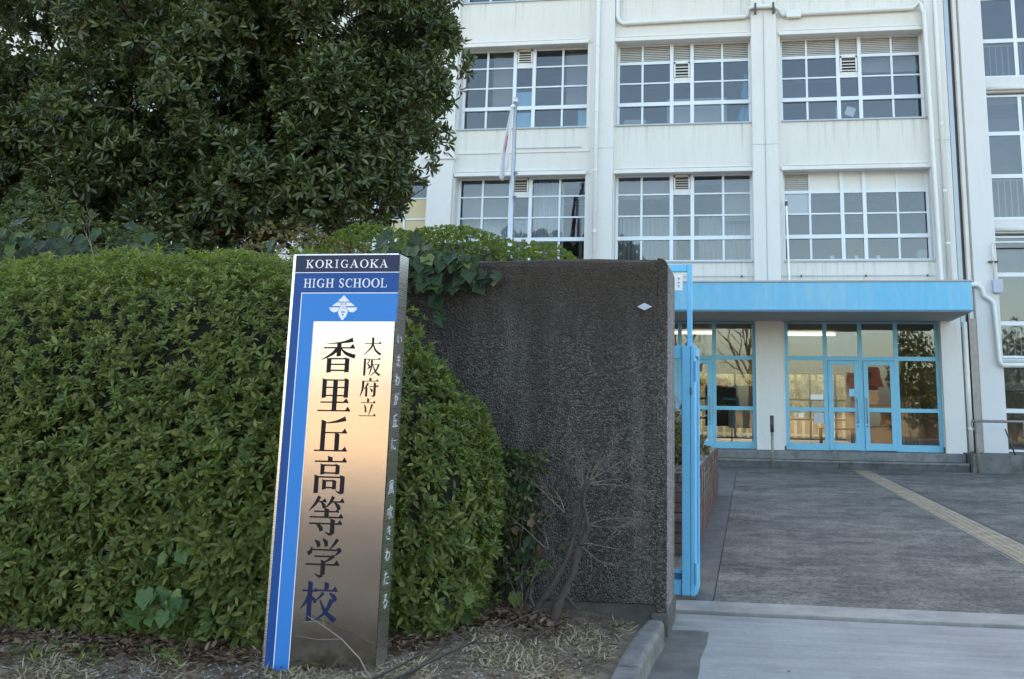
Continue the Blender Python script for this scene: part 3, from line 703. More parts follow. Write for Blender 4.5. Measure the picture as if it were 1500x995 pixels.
# hinged flange running back from the post, framed panel
MB().box(-.379, -.366, 6.862, 7.22, .035, 1.69).build('flange_panel', M_GATE, gt)
fr = MB().box(-.391, -.362, 6.795, 6.86, .03, 1.70).box(-.365, -.350, 7.16, 7.22, .03, 1.70).box(-.365, -.350, 6.86, 7.16, 1.63, 1.70).box(-.365, -.350, 6.86, 7.16, .03, .19)
fr.build('flange_frame', M_GATE, gt, bevel=.003)
MB().tube([(-.355, 6.795, .10), (-.355, 6.795, .24)], .012, 8).build('hinge', M_GATE, gt)
MB().tube([(-.355, 6.795, 1.45), (-.355, 6.795, 1.59)], .012, 8).build('hinge', M_GATE, gt)
MB().box(-.392, -.384, 6.781, 6.789, 1.36, 1.41).build('latch', M_DARK, gt)

# ================================================================== BRICK PLANTER
bp = empty('brick_planter', (-1.5, 12, 0), 'long low planter of reddish brown bricks with white streaks beside the path', 'planter')
MB().box(-2.6, -.49, 8.93, 15.25, -.05, .70).build('planter_core', M_MORTAR, bp)
MB().box(-2.5, -.56, 9.02, 15.1, .69, .73).build('planter_soil', M_SOIL, bp)
bm_ = MB().box(-.5, .5, -.5, .5, -.5, .5); bme = bpy.data.meshes.new('brick'); bme.from_pydata(bm_.v, [], bm_.f); bme.materials.append(M_BRICK)
def brick(cx, cy, cz, sx, sy, sz):
    o = bpy.data.objects.new('brick', bme); COL.objects.link(o); o.parent = bp; o.location = Vector((cx, cy, cz)) - wloc(bp); o.scale = (sx, sy, sz)
    o.rotation_euler = (random.uniform(-.006, .006), random.uniform(-.01, .01), random.uniform(-.006, .006))
CH = .0865
for c in range(8):
    z = .01 + c * CH + CH / 2; L = .232 if c < 7 else .115; y = 8.92 - (L / 2 if c % 2 else 0)
    while y < 15.28:
        a, b = max(y, 8.90), min(y + L - .012, 15.28)
        if b - a > .04: brick(-.485 + random.uniform(-.003, .003), (a + b) / 2, z, .055, b - a, CH - .011)
        y += L
    x = -.46 - (L / 2 if c % 2 else 0)
    x = -.52
    while x > -1.3:
        a, b = x - L + .012, x
        brick((a + b) / 2, 8.905, z, b - a, .05, CH - .011); x -= L
# white lime streaks run down from the bricks' joints
mb = MB()
for y, z1, z0, wd in ((9.5, .6, .05, .03), (9.9, .66, .2, .04), (10.35, .68, .02, .05), (10.9, .62, .25, .03), (11.5, .68, .12, .06), (12.1, .5, .2, .03), (12.9, .68, .3, .05), (13.8, .66, .15, .05), (14.6, .6, .3, .04)):
    k = 7; L_ = [(y + random.uniform(-.02, .02) - wd * (1 - i / k) * .6, z1 + (z0 - z1) * i / k) for i in range(k + 1)]; R_ = [(a + wd * (1.1 - i / k), z) for i, (a, z) in enumerate(L_)]
    mb.add([(-.4525, a, z) for a, z in L_] + [(-.4525, a, z) for a, z in R_], [(i, i + 1, k + 2 + i, k + 1 + i) for i in range(k)])
mb.build('lime_streak', simple('lime_deposit', (.42, .41, .40), .9, var=.3, vs_=20), bp)

# ================================================================== POST, HANDRAIL, FLAG
ps = empty('path_post', (.55, 22.75, 0), 'thin rusty post with dark top standing before the entrance pillar', 'post')
MB().tube([(.55, 22.75, -.02), (.55, 22.75, .80)], .033, 10).build('post_shaft', M_STEELRAIL, ps, smooth=True)
MB().tube([(.55, 22.75, .80), (.55, 22.75, 1.17)], .045, 10).build('post_sleeve', M_DARK, ps, smooth=True)
hr = empty('handrail', (5.5, 22.7, 0), 'grey steel handrail on the ramp wall at the right edge', 'handrail')
MB().tube([(4.92, 22.66, 1.12), (5.95, 22.66, 1.12), (9.5, 22.66, 1.12)], .030, 10).build('top_rail', M_STEELRAIL, hr, smooth=True)
for x in (5.02, 6.03, 7.05): MB().tube([(x, 22.66, -.02), (x, 22.66, 1.12)], .029, 10).build('rail_post', M_STEELRAIL, hr, smooth=True)
MB().tube([(4.92, 22.66, 1.12), (4.92, 22.66, 1.02), (5.02, 22.66, .82)], .018, 8).build('brace', M_STEELRAIL, hr, smooth=True)
MB().tube([(5.62, 22.66, .96), (5.80, 22.66, .40)], .016, 8).build('brace', M_DARK, hr, smooth=True)
fp = empty('flagpole', (-5.05, 20, 0), 'slim silver flagpole in front of the school windows', 'flagpole')
MB().tube([(-5.05, 20, -.02), (-5.05, 20, 4), (-5.05, 20, 8.0)], [.065, .055, .04], 12).build('pole', M_ALU, fp, smooth=True)
MB().tube([(-5.05, 20, 7.93), (-5.05, 20, 8.06)], .06, 10).build('pole_cap', M_ALU, fp, smooth=True)
MB().box(-5.14, -5.05, 19.93, 19.99, 7.84, 7.88).build('pulley', M_ALU, fp)
MB().tube([(-5.0, 19.94, 7.9), (-4.99, 19.93, 5.2), (-5.0, 19.94, 1.2)], .006, 5).build('halyard', M_DARK, fp)
for z in (6.3, 5.75): MB().box(-5.02, -4.95, 19.95, 20.02, z, z + .05).build('cleat', M_STEELRAIL, fp)
def hang_flag():
    """a furled cloth hanging slack from its upper corner"""
    nu, nv = 15, 26; vs = []; fs = []; mi = []
    for j in range(nv):
        v = j / (nv - 1)
        for i in range(nu):
            u = i / (nu - 1)
            wdt = .05 + .13 * min(1, v * 1.3)
            x = -5.09 - u * wdt - .07 * v
            y = 19.94 + .055 * math.sin(u * 9.5 + v * 2.2) * (.4 + .6 * v) + .02 * math.sin(v * 7)
            z = 7.84 - v * (1.40 + .20 * math.sin(u * PI * .85) + .12 * u)
            vs.append((x, y, z))
    me = bpy.data.meshes.new('flag'); fs = [(j * nu + i, j * nu + i + 1, (j + 1) * nu + i + 1, (j + 1) * nu + i) for j in range(nv - 1) for i in range(nu - 1)]
    me.from_pydata(vs, [], fs); me.materials.append(M_FLAG); me.materials.append(M_RED)
    for f in me.polygons:
        j = f.index // (nu - 1); i = f.index % (nu - 1); f.use_smooth = True
        if ((i - 7.) / 2.6) ** 2 + ((j - 12) / 4.2) ** 2 < 1: f.material_index = 1
    o = bpy.data.objects.new('flag', me); COL.objects.link(o)
    s = o.modifiers.new('s', 'SOLIDIFY'); s.thickness = .004
    props(o, 'slack white flag with a red disc hanging from the silver pole', 'flag')
hang_flag()

# ================================================================== THINGS SEEN THROUGH THE GLASS
nb = empty('notice_board', (-.4, 27, .37), 'dark notice board standing in the foyer behind the left glass', 'notice board')
MB().box(-1.15, .35, 27.0, 27.06, .85, 1.95).build('board', M_BOARD, nb)
for x in (-1.05, .25): MB().box(x - .03, x + .03, 27.0, 27.06, .37, .85).build('leg', M_BOARD, nb)
MB().box(-.50, .22, 25.97, 25.975, 0.82, 1.30).build('poster', simple('grey_poster', (.30, .32, .31), .7), empty('easel', (-.15, 26, .37), 'grey poster on an easel in the foyer left of the pillar', 'easel'))
ea = bpy.data.objects['easel']
for x in (-.42, .14): MB().tube([(x, 26.0, .37), (x * .9 - .02, 26.03, 1.36)], .018, 6).build('leg', M_DARK, ea)
for (x, z, wd, h, nm, lb) in ((1.27, 1.19, .12, .10, M_PAPER, 'small white paper square taped to the glass right of the pillar'), (1.70, 1.12, .24, .24, simple('pale_grey_paper', (.5, .52, .55), .8), 'grey paper notice on the lower glass left of the doors'), (1.66, 1.62, .3, .12, M_PAPER, 'white paper strip on the glass left of the doors')):
    MB().box(x - wd / 2, x + wd / 2, GY - .008, GY - .003, z - h / 2, z + h / 2).build('paper_notice', nm, label=lb, cat='notice')
MB().box(2.42, 2.57, GY - .046, GY - .040, 1.65, 1.82).build('paper_notice', M_SHEETBLUE, label='blue notice stuck on the left entrance door', cat='notice')
tb = empty('foyer_table', (2.3, 28.5, .37), 'low dark table in the foyer behind the left entrance door', 'table')
MB().box(2.0, 3.0, 28.2, 28.9, .78, .83).build('table_top', M_BOARD, tb)
for x in (2.06, 2.94):
    for yy in (28.26, 28.84): MB().box(x - .025, x + .025, yy - .025, yy + .025, .37, .78).build('leg', M_BOARD, tb)
lk = empty('shoe_locker', (4.2, 27, .37), 'pale ribbed locker in the foyer behind the right glass', 'locker')
MB().box(3.95, 4.6, 27.0, 27.5, .37, 1.72).build('cabinet', simple('locker_paint', (.30, .29, .24), .5), lk)
for q in range(6): MB().box(3.99 + q * .10, 4.03 + q * .10, 26.98, 27.0, .42, 1.68).build('rib', M_LOUVRE, lk)
# upper rooms
def drape(name, x0, x1, y, z0, z1, label, m=M_CURTAIN, folds=9):
    n_ = folds * 6; vs = []
    for z, s in ((z1, .6), ((z0 + z1) / 2, .9), (z0, 1.)):
        for i in range(n_ + 1):
            u = i / n_; vs.append((x0 + (x1 - x0) * u, y + .05 * s * math.sin(u * folds * 2 * PI) + .015 * math.sin(u * 17), z))
    me = bpy.data.meshes.new(name); me.from_pydata(vs, [], [(j * (n_ + 1) + i, j * (n_ + 1) + i + 1, (j + 1) * (n_ + 1) + i + 1, (j + 1) * (n_ + 1) + i) for j in range(2) for i in range(n_)])
    me.materials.append(m); me.polygons.foreach_set('use_smooth', [True] * len(me.polygons))
    o = bpy.data.objects.new(name, me); COL.objects.link(o); s = o.modifiers.new('s', 'SOLIDIFY'); s.thickness = .006
    props(o, label, 'curtain')
drape('curtain', -5.62, -4.78, 24.62, 4.9, 7.42, 'white curtain drawn behind the lower window right of the flagpole')
drape('curtain', -7.55, -5.70, 24.75, 4.9, 6.24, 'white half curtain behind the lower window left of the flagpole', folds=18)
drape('curtain', -3.28, -1.78, 24.7, 4.9, 6.22, 'pale half curtain behind the window just above the dark wall', m=M_CARD, folds=12)
drape('curtain', -1.2, .16, 24.7, 4.9, 6.22, 'pale half curtain behind the window left of the middle pilaster', m=M_CARD, folds=10)
def slab(name, x0, x1, y, z0, z1, m, label, cat, d=.3):
    MB().box(x0, x1, y, y + d, z0, z1).build(name, m, bevel=.01, label=label, cat=cat)
Z2 = 3.61
slab('cabinet', -2.05, -.45, 24.7, 4.95 + Z2, 5.88 + Z2, M_CARD, 'pale grey cabinet behind the upper window left of the middle pilaster', 'cabinet', .4)
slab('carton', -3.2, -2.6, 24.6, 4.95 + Z2, 5.30 + Z2, M_CARD, 'pale carton in the lower left corner of the upper window', 'carton')
slab('carton', -5.3, -4.9, 24.6, 4.95 + Z2, 5.12 + Z2, simple('pink_carton', (.45, .30, .30), .8), 'low pinkish carton on the sill right of the flag', 'carton')
slab('carton', -4.9, -4.6, 24.6, 4.95 + Z2, 5.18 + Z2, simple('teal_carton', (.22, .42, .40), .8), 'low teal carton on the sill right of the flag', 'carton')
slab('blue_board', -4.42, -4.13, 24.4, 4.95 + Z2, 5.54 + Z2, M_SHEETBLUE, 'pale blue board in the lower right corner of the flag window', 'board', .03)
slab('paper_sheet', 2.36, 2.48, 24.36, 4.97 + Z2, 5.45 + Z2, M_PAPER, 'narrow white sheet leaning in the upper right window', 'paper', .01)
o = MB().box(-.12, .12, -.005, .005, -.12, .12).build('paper_sheet', M_PAPER, label='tilted white paper square in the upper right window', cat='paper'); o.location = (2.72, 24.36, 5.28 + Z2); o.rotation_euler = (0, .35, 0)
for x, lb in ((2.16, 'white cup on the sill, leftmost of the three cups'), (2.75, 'white cup on the sill, middle one of the three cups'), (3.28, 'white cup on the sill, rightmost of the three cups')):
    MB().tube([(x, 24.42, 4.96), (x, 24.42, 5.13)], [.04, .055], 12).build('cup', M_PAPER, label=lb, cat='cup', group='white cups on the window sill')
slab('carton', 4.25, 4.48, 24.5, 4.96, 5.28, M_CARD, 'small pale carton in the right corner above the three cups sill', 'carton', .2)
M_BLIND = simple('grey_roller_blind', (.36, .345, .32), .85, var=.06)
for x0, x1, z0, z1, lb in ((-3.30, -1.95, 6.70, 7.44, 'grey roller blind behind the top panes above the dark wall, left part'), (-.62, .17, 6.1, 7.44, 'grey roller blind behind the panes beside the middle pilaster'), (-7.55, -6.18, 6.25, 7.44, 'grey roller blind behind the lower window left of the flagpole'), (-6.84, -6.15, 9.24, 11.05, 'grey roller blind behind the upper window left of the flagpole'), (-4.78, -4.13, 9.24, 11.05, 'grey roller blind behind the upper window right of the flagpole'), (2.5, 4.5, 10.0, 11.05, 'grey roller blind high behind the upper right window')):
    MB().box(x0, x1, 24.52, 24.525, z0, z1).box(x0, x1, 24.51, 24.535, z0 - .02, z0 + .001).build('roller_blind', M_BLIND, label=lb, cat='blind')
def cloth(x, z0, z1, wd, label):
    vs = []; n_ = 9
    for j in range(8):
        v = j / 7
        for i in range(n_):
            u = i / (n_ - 1); vs.append((x + (u - .5) * wd * (.35 + 1.1 * v if j < 6 else 1.2 - .5 * v), 24.45 + .05 * math.sin(u * 11 + v * 3), z1 + (z0 - z1) * v - .05 * math.sin(u * 3)))
    me = bpy.data.meshes.new('cloth'); me.from_pydata(vs, [], [(j * n_ + i, j * n_ + i + 1, (j + 1) * n_ + i + 1, (j + 1) * n_ + i) for j in range(7) for i in range(n_ - 1)]); me.materials.append(M_CLOTHBLUE)
    me.polygons.foreach_set('use_smooth', [True] * len(me.polygons)); o = bpy.data.objects.new('hanging_cloth', me); COL.objects.link(o); s = o.modifiers.new('s', 'SOLIDIFY'); s.thickness = .006
    props(o, label, 'cloth')
cloth(.08, 5.62 + Z2, 6.45 + Z2, .26, 'blue cloth hanging behind the upper window, higher of the two')
cloth(.02, 5.08 + Z2, 5.55 + Z2, .34, 'crumpled blue cloth behind the upper window, lower of the two')

# ================================================================== SIGNBOARD
SX0, SX1, SY, SZ0, SZ1, STH = -2.187, -1.652, 4.36, .05, 1.972, .15
sg = empty('school_signboard', ((SX0 + SX1) / 2, SY, .1), 'tall brushed steel school signboard with blue bands standing before the hedge', 'signboard')
MB().box(SX0, SX1, SY, SY + STH, SZ0, SZ1).build('steel_body', [M_STEELS], sg, bevel=.004)
MB().box(-2.0545, SX1 + .001, SY - .0015, SY + .01, SZ0, 1.6425).build('steel_face', M_STEEL, sg)
MB().box(-2.172, SX1 + .006, SY - .0016, SY + .01, 1.882, 1.9655).build('name_band', M_NAVY, sg)
rb = MB().box(-2.172, SX1 + .006, SY - .0016, SY + .01, 1.783, 1.8785); rb.box(-2.172, -2.131, SY - .0017, SY + .01, SZ0, 1.784).build('royal_band', M_ROYAL, sg)
az = MB().box(-2.1265, SX1 + .006, SY - .0016, SY + .01, 1.6435, 1.7785); az.box(-2.1265, -2.0555, SY - .0017, SY + .01, SZ0, 1.645).build('azure_band', M_AZURE, sg)
MB().box(-2.172, SX1 + .006, SY - .002, SY + .004, 1.8785, 1.882).box(-2.131, SX1 + .006, SY - .002, SY + .004, 1.7785, 1.7825).box(-2.131, -2.1265, SY - .0021, SY + .004, SZ0, 1.779).box(-2.058, -2.0545, SY - .002, SY + .004, SZ0, 1.643).build('white_line', M_LETTERW, sg)
MB().box(SX0 + .02, SX1 - .02, SY + .02, SY + STH - .02, -.2, SZ0 + .01).build('base', M_DKCON, sg)

def bez(p, n=10):
    """smooth a width polyline [(x, y, w)] with a Catmull-Rom curve"""
    if len(p) < 3: return p
    q = [p[0]] + list(p) + [p[-1]]; o = []
    for i in range(1, len(q) - 2):
        for k in range(n):
            t = k / n
            o.append(tuple(.5 * (2 * b + (c - a) * t + (2 * a - 5 * b + 4 * c - d) * t * t + (3 * b - a - 3 * c + d) * t ** 3) for a, b, c, d in zip(q[i - 1], q[i], q[i + 1], q[i + 2])))
    return o + [p[-1]]
def ribbon(p):
    L, R = [], []
    for i, (x, y, w_) in enumerate(p):
        a, b = p[max(0, i - 1)], p[min(len(p) - 1, i + 1)]; dx, dy = b[0] - a[0], b[1] - a[1]; l = math.hypot(dx, dy) or 1
        L.append((x - dy / l * w_ / 2, y + dx / l * w_ / 2)); R.append((x + dy / l * w_ / 2, y - dx / l * w_ / 2))
    return L, R
def glyph(strokes, name, m, fn, parent, depth=.0012):
    """strokes on a 100 x 100 grid, y down; fn(u, v, depth) -> world"""
    mb = MB(); k = 0
    for s in strokes:
        d = depth + k * .00004; k += 1
        if s[0] == 'h':                                   # thin horizontal with a triangular end
            x0, x1, y = s[1:4]; t = s[4] if len(s) > 4 else 0; h = s[5] if len(s) > 5 else 2.1
            if t: mb.poly([(x0, y - h), (x1 - t * 1.25, y - h), (x1 - t * .62, y - t * .95), (x1, y + h * .2), (x1 - 1, y + h), (x0, y + h)], fn, 0, d)
            else: mb.poly([(x0, y - h), (x1, y - h), (x1, y + h), (x0, y + h)], fn, 0, d)
        elif s[0] == 'v':                                 # thick vertical with a slanted head
            x, y0, y1, w_ = s[1:5]
            mb.poly([(x - w_ / 2 - 2, y0), (x - w_ / 2 + 3, y0 + 1), (x + w_ / 2, y0 + 4), (x + w_ / 2, y1 - 1.5), (x - w_ / 2, y1), (x - w_ / 2, y0 + 4)], fn, 0, d)
        elif s[0] == 'b': mb.poly([(s[1], s[3]), (s[2], s[3]), (s[2], s[4]), (s[1], s[4])], fn, 0, d)
        elif s[0] == 'p': mb.poly(s[1], fn, 0, d)
        else:
            L, R = ribbon(bez(s[1])); n = len(L); vs = [fn(*p, q) for q in (0, d) for p in L + R]
            fs = []
            for i in range(n - 1):
                fs += [(i, i + 1, n + i + 1, n + i), (2 * n + i, 3 * n + i, 3 * n + i + 1, 2 * n + i + 1), (i, 2 * n + i, 2 * n + i + 1, i + 1), (n + i, n + i + 1, 3 * n + i + 1, 3 * n + i)]
            fs += [(0, n, 3 * n, 2 * n), (n - 1, 3 * n - 1, 4 * n - 1, 2 * n - 1)]
            mb.add(vs, fs)
    return mb.build(name, m, parent, fix=True)
S = lambda *p: ('s', list(p))
KANJI = {
 '香': [S((90, 5, 13), (62, 12, 6), (12, 17, 1.5)), ('h', 2, 98, 28, 12), ('v', 49, 12, 53, 13), S((45, 30, 12), (28, 46, 8), (-2, 62, 1.5)), S((55, 30, 3), (72, 44, 9), (99, 53, 12)), ('v', 21, 56, 99, 13), ('v', 76, 55, 98, 13), ('h', 22, 76, 59), ('h', 22, 76, 75), ('h', 22, 76, 92)],
 '里': [('v', 15, 1, 60, 13), ('v', 85, 0, 59, 13), ('v', 50, 5, 97, 14), ('h', 15, 85, 6), ('h', 15, 85, 28), ('h', 15, 85, 52), ('h', 6, 95, 72, 13), ('h', -2, 102, 97, 13)],
 '丘': [('v', 23, 8, 98, 14), S((92, 4, 14), (62, 13, 7), (24, 18, 2)), ('h', 24, 99, 45, 13), ('v', 68, 45, 97, 14), ('h', -2, 102, 97, 13)],
 '高': [('v', 49, -1, 15, 14), ('h', 2, 100, 14, 12), ('v', 27, 20, 50, 12), ('v', 73, 20, 49, 12), ('h', 27, 73, 24), ('h', 27, 73, 45), ('v', 11, 50, 100, 13), ('v', 90, 50, 100, 13), S((90, 97, 9), (80, 96, 5), (70, 91, 1)), ('h', 11, 90, 56), ('v', 35, 62, 90, 11), ('v', 66, 62, 89, 11), ('h', 35, 66, 66), ('h', 35, 66, 84)],
 '等': [S((26, -2, 10), (14, 18, 8), (-3, 36, 2)), ('h', 18, 48, 12, 10), S((32, 14, 3), (40, 22, 10), (41, 30, 8)), S((68, -2, 10), (58, 16, 7), (46, 27, 2)), ('h', 62, 102, 12, 11), S((72, 14, 3), (84, 24, 11), (86, 33, 8)), ('h', 12, 88, 38, 9), ('v', 50, 28, 53, 13), ('h', -1, 101, 53, 11), ('h', 0, 99, 70, 11), ('v', 70, 56, 98, 13), S((70, 96, 9), (60, 97, 6), (48, 91, 1)), S((22, 72, 3), (34, 80, 11), (37, 90, 9))],
 '学': [S((22, 4, 3), (32, 12, 11), (34, 22, 9)), S((46, 0, 3), (55, 9, 11), (57, 20, 9)), S((90, 1, 10), (80, 14, 7), (68, 27, 2)), S((14, 22, 3), (11, 34, 10), (3, 40, 12)), ('h', 12, 92, 29), S((90, 26, 7), (99, 30, 9), (84, 44, 2)), ('h', 24, 74, 46), S((82, 44, 10), (66, 55, 6), (52, 62, 3)), ('v', 51, 55, 94, 13), S((51, 94, 9), (42, 98, 7), (26, 91, 1)), ('h', -1, 100, 67, 13)],
 '校': [('h', 0, 44, 24, 9), ('v', 22, -1, 101, 13), S((22, 30, 9), (12, 52, 8), (-3, 70, 1.5)), S((27, 38, 3), (36, 48, 9), (39, 54, 8)), ('v', 69, 0, 20, 12), ('h', 40, 101, 22, 12), S((60, 28, 9), (52, 38, 6), (40, 48, 2)), S((78, 28, 3), (92, 38, 11), (95, 49, 9)), S((86, 44, 12), (68, 78, 8), (34, 101, 2)), S((52, 46, 3), (68, 74, 9), (98, 98, 14))],
 '大': [('h', 4, 100, 32, 12), S((51, -2, 13), (47, 48, 10), (2, 99, 2)), S((53, 33, 4), (68, 70, 10), (99, 95, 13))],
 '阪': [('v', 9, 3, 101, 12), ('h', 9, 36, 8), S((36, 6, 9), (32, 22, 5), (24, 32, 3)), S((24, 32, 3), (38, 50, 10), (26, 62, 3)), ('h', 48, 100, 9, 11), S((50, 8, 11), (49, 52, 9), (36, 100, 2)), ('h', 52, 92, 38), S((92, 36, 10), (76, 74, 7), (46, 100, 2)), S((58, 42, 3), (76, 80, 9), (100, 97, 13))],
 '府': [('v', 54, -2, 15, 12), ('h', 12, 100, 17, 11), S((14, 16, 12), (13, 58, 10), (0, 100, 2)), S((42, 28, 10), (32, 48, 7), (21, 58, 2)), ('v', 34, 48, 100, 11), ('h', 48, 101, 46, 10), ('v', 80, 24, 98, 12), S((80, 96, 9), (72, 97, 6), (62, 91, 1)), S((55, 56, 3), (64, 65, 10), (66, 74, 8))],
 '立': [('v', 50, -2, 22, 12), ('h', 6, 96, 24, 12), S((28, 34, 3), (37, 55, 9), (38, 78, 9)), S((76, 32, 12), (68, 62, 7), (58, 93, 2)), ('h', -2, 102, 97, 13)],
}
LAT = {
 'K': [('b', 14, 31, 0, 100), ('b', 0, 45, 0, 6), ('b', 0, 45, 94, 100), S((92, 4, 7), (60, 30, 7), (30, 56, 7)), S((42, 44, 17), (66, 70, 18), (90, 97, 20)), ('b', 66, 104, 0, 6), ('b', 64, 106, 94, 100)],
 'O': [('o',)], 'R': [('b', 12, 29, 0, 100), ('b', 0, 44, 94, 100), ('b', 0, 40, 0, 6), S((28, 3, 6), (62, 5, 9), (78, 26, 18), (62, 47, 9), (28, 50, 6)), S((46, 50, 14), (68, 76, 17), (88, 97, 18)), ('b', 72, 104, 94, 100)],
 'I': [('b', 36, 64, 0, 100), ('b', 8, 92, 0, 6), ('b', 8, 92, 94, 100)],
 'G': [S((90, 30, 5), (84, 14, 6), (54, 3, 7), (22, 18, 15), (9, 50, 18), (22, 82, 15), (54, 97, 7), (82, 90, 8)), ('b', 76, 93, 58, 96), ('b', 62, 106, 55, 61), ('b', 88, 92, 4, 32)],
 'A': [S((50, 0, 5), (30, 52, 6), (10, 97, 7)), S((48, 0, 12), (67, 52, 18), (86, 97, 19)), ('b', 26, 70, 62, 68), ('b', -4, 30, 94, 100), ('b', 64, 106, 94, 100)],
 'H': [('b', 12, 28, 0, 100), ('b', 72, 88, 0, 100), ('b', 26, 74, 46, 53), ('b', 0, 40, 0, 6), ('b', 0, 40, 94, 100), ('b', 60, 100, 0, 6), ('b', 60, 100, 94, 100)],
 'S': [S((82, 28, 4), (72, 8, 7), (46, 3, 9), (22, 14, 14), (26, 38, 16), (60, 56, 18), (80, 76, 15), (56, 97, 9), (26, 92, 7), (14, 70, 4)), ('b', 78, 83, 2, 30), ('b', 12, 17, 70, 98)],
 'C': [S((92, 30, 4), (84, 12, 6), (54, 3, 7), (22, 18, 15), (9, 50, 18), (22, 82, 15), (54, 97, 7), (84, 88, 6), (94, 72, 3)), ('b', 89, 93, 4, 32)],
 'L': [('b', 14, 30, 0, 100), ('b', 0, 44, 0, 6), ('b', 0, 92, 94, 100), ('b', 87, 92, 66, 96)],
}
def ring(fn, depth, mb):
    n = 30; o = [(50 + 52 * math.cos(a), 50 + 52 * math.sin(a)) for a in np.linspace(0, 2 * PI, n + 1)[:-1]]
    i_ = [(50 + 33 * math.cos(a), 50 + 46 * math.sin(a)) for a in np.linspace(0, 2 * PI, n + 1)[:-1]]
    vs = [fn(*p, d) for d in (0, depth) for p in o + i_]
    fs = []
    for k in range(n):
        j = (k + 1) % n; fs += [(2 * n + k, 3 * n + k, 3 * n + j, 2 * n + j), (k, 2 * n + k, 2 * n + j, j), (n + k, n + j, 3 * n + j, 3 * n + k)]
    mb.add(vs, fs)
def put(ch, x0, x1, zc, h, m, name, parent=sg, table=KANJI):
    zt = zc + h / 2
    fn = lambda u, v, d: (x0 + (x1 - x0) * u / 100, SY - .0018 - d, zt - h * v / 100)
    if table is LAT and ch == 'O':
        mb = MB(); ring(fn, .0012, mb); return mb.build(name, m, parent, fix=True)
    return glyph(table[ch], name, m, fn, parent)
for ch, x0, x1, zc, h in (('香', -1.999, -1.836, 1.482, .166), ('里', -2.003, -1.847, 1.298, .156), ('丘', -2.006, -1.850, 1.116, .158), ('高', -2.004, -1.844, .932, .168), ('等', -2.006, -1.846, .748, .168), ('学', -2.008, -1.848, .564, .168), ('校', -2.016, -1.850, .376, .170)):
    put(ch, x0, x1, zc, h, M_LETTERN if ch == '校' else M_LETTERD, 'kanji_character')
for ch, x0, x1, zc, h in (('大', -1.797, -1.710, 1.525, .083), ('阪', -1.794, -1.710, 1.431, .083), ('府', -1.801, -1.713, 1.335, .087), ('立', -1.799, -1.719, 1.242, .082)):
    put(ch, x0, x1, zc, h, M_LETTERD, 'kanji_character')
for ch, x0, x1 in (('K', -2.119, -2.078), ('O', -2.071, -2.025), ('R', -2.021, -1.978), ('I', -1.972, -1.948), ('G', -1.941, -1.901), ('A', -1.894, -1.849), ('O', -1.843, -1.798), ('K', -1.794, -1.749), ('A', -1.743, -1.701)):
    put(ch, x0 + .002, x1 - .002, 1.9225, .040, M_LETTERW, 'letter', table=LAT)
for ch, x0, x1 in (('H', -2.122, -2.082), ('I', -2.080, -2.060), ('G', -2.055, -2.016), ('H', -2.010, -1.967), ('S', -1.945, -1.912), ('C', -1.909, -1.873), ('H', -1.871, -1.828), ('O', -1.824, -1.784), ('O', -1.779, -1.737), ('L', -1.733, -1.697)):
    put(ch, x0 + .001, x1 - .001, 1.8285, .043, M_LETTERW, 'letter', table=LAT)
# school emblem: white leaf diamond in bands with a small grey centre
ex, ez = -1.912, 1.7095
EF = lambda u, v, d: (ex + u * .0705, SY - .0018 - d, ez + v * .060)
em = MB()
em.poly([(0, 1), (.42, .50), (.20, .50), (.12, .44), (-.12, .44), (-.20, .50), (-.42, .50)], EF, 0, .0012)
for s in (1, -1):
    em.poly([(s * .50, .42), (s * .82, .13), (s * .22, .13), (s * .19, .42)], EF, 0, .0012)
    em.poly([(s * .26, .02), (s * 1.0, .02), (s * .96, -.12), (s * .86, -.28), (s * .66, -.38), (s * .44, -.32), (s * .32, -.16)], EF, 0, .0012)
em.poly([(-.14, .40), (.14, .40), (.22, .1), (.28, -.1), (.34, -.36), (.24, -.68), (.02, -1.0), (-.04, -1.0), (-.26, -.68), (-.36, -.36), (-.28, -.1), (-.22, .1)], EF, 0, .0011)
em.build('emblem', M_LETTERW, sg, fix=True)
glyph([('b', 30, 70, 4, 10), ('b', 46, 54, -6, 8), ('b', 34, 66, 18, 22), ('b', 34, 66, 30, 34), ('b', 34, 38, 18, 34), ('b', 62, 66, 18, 34), ('b', 26, 74, 44, 48), ('b', 24, 29, 44, 74), ('b', 71, 76, 44, 74), ('b', 38, 62, 56, 60), ('b', 38, 62, 68, 71)], 'emblem_centre', M_LETTERG, lambda u, v, d: (ex - .035 + u * .0007, SY - .0032 - d, ez + .030 - v * .0005), sg, .0004)
glyph([('b', 24, 76, 0, 26), ('p', [(34, 55), (66, 55), (50, 100)])], 'emblem_mark', M_AZURE, lambda u, v, d: (ex - .02 + u * .0004, SY - .0032 - d, ez - .018 - v * .00022), sg, .0004)
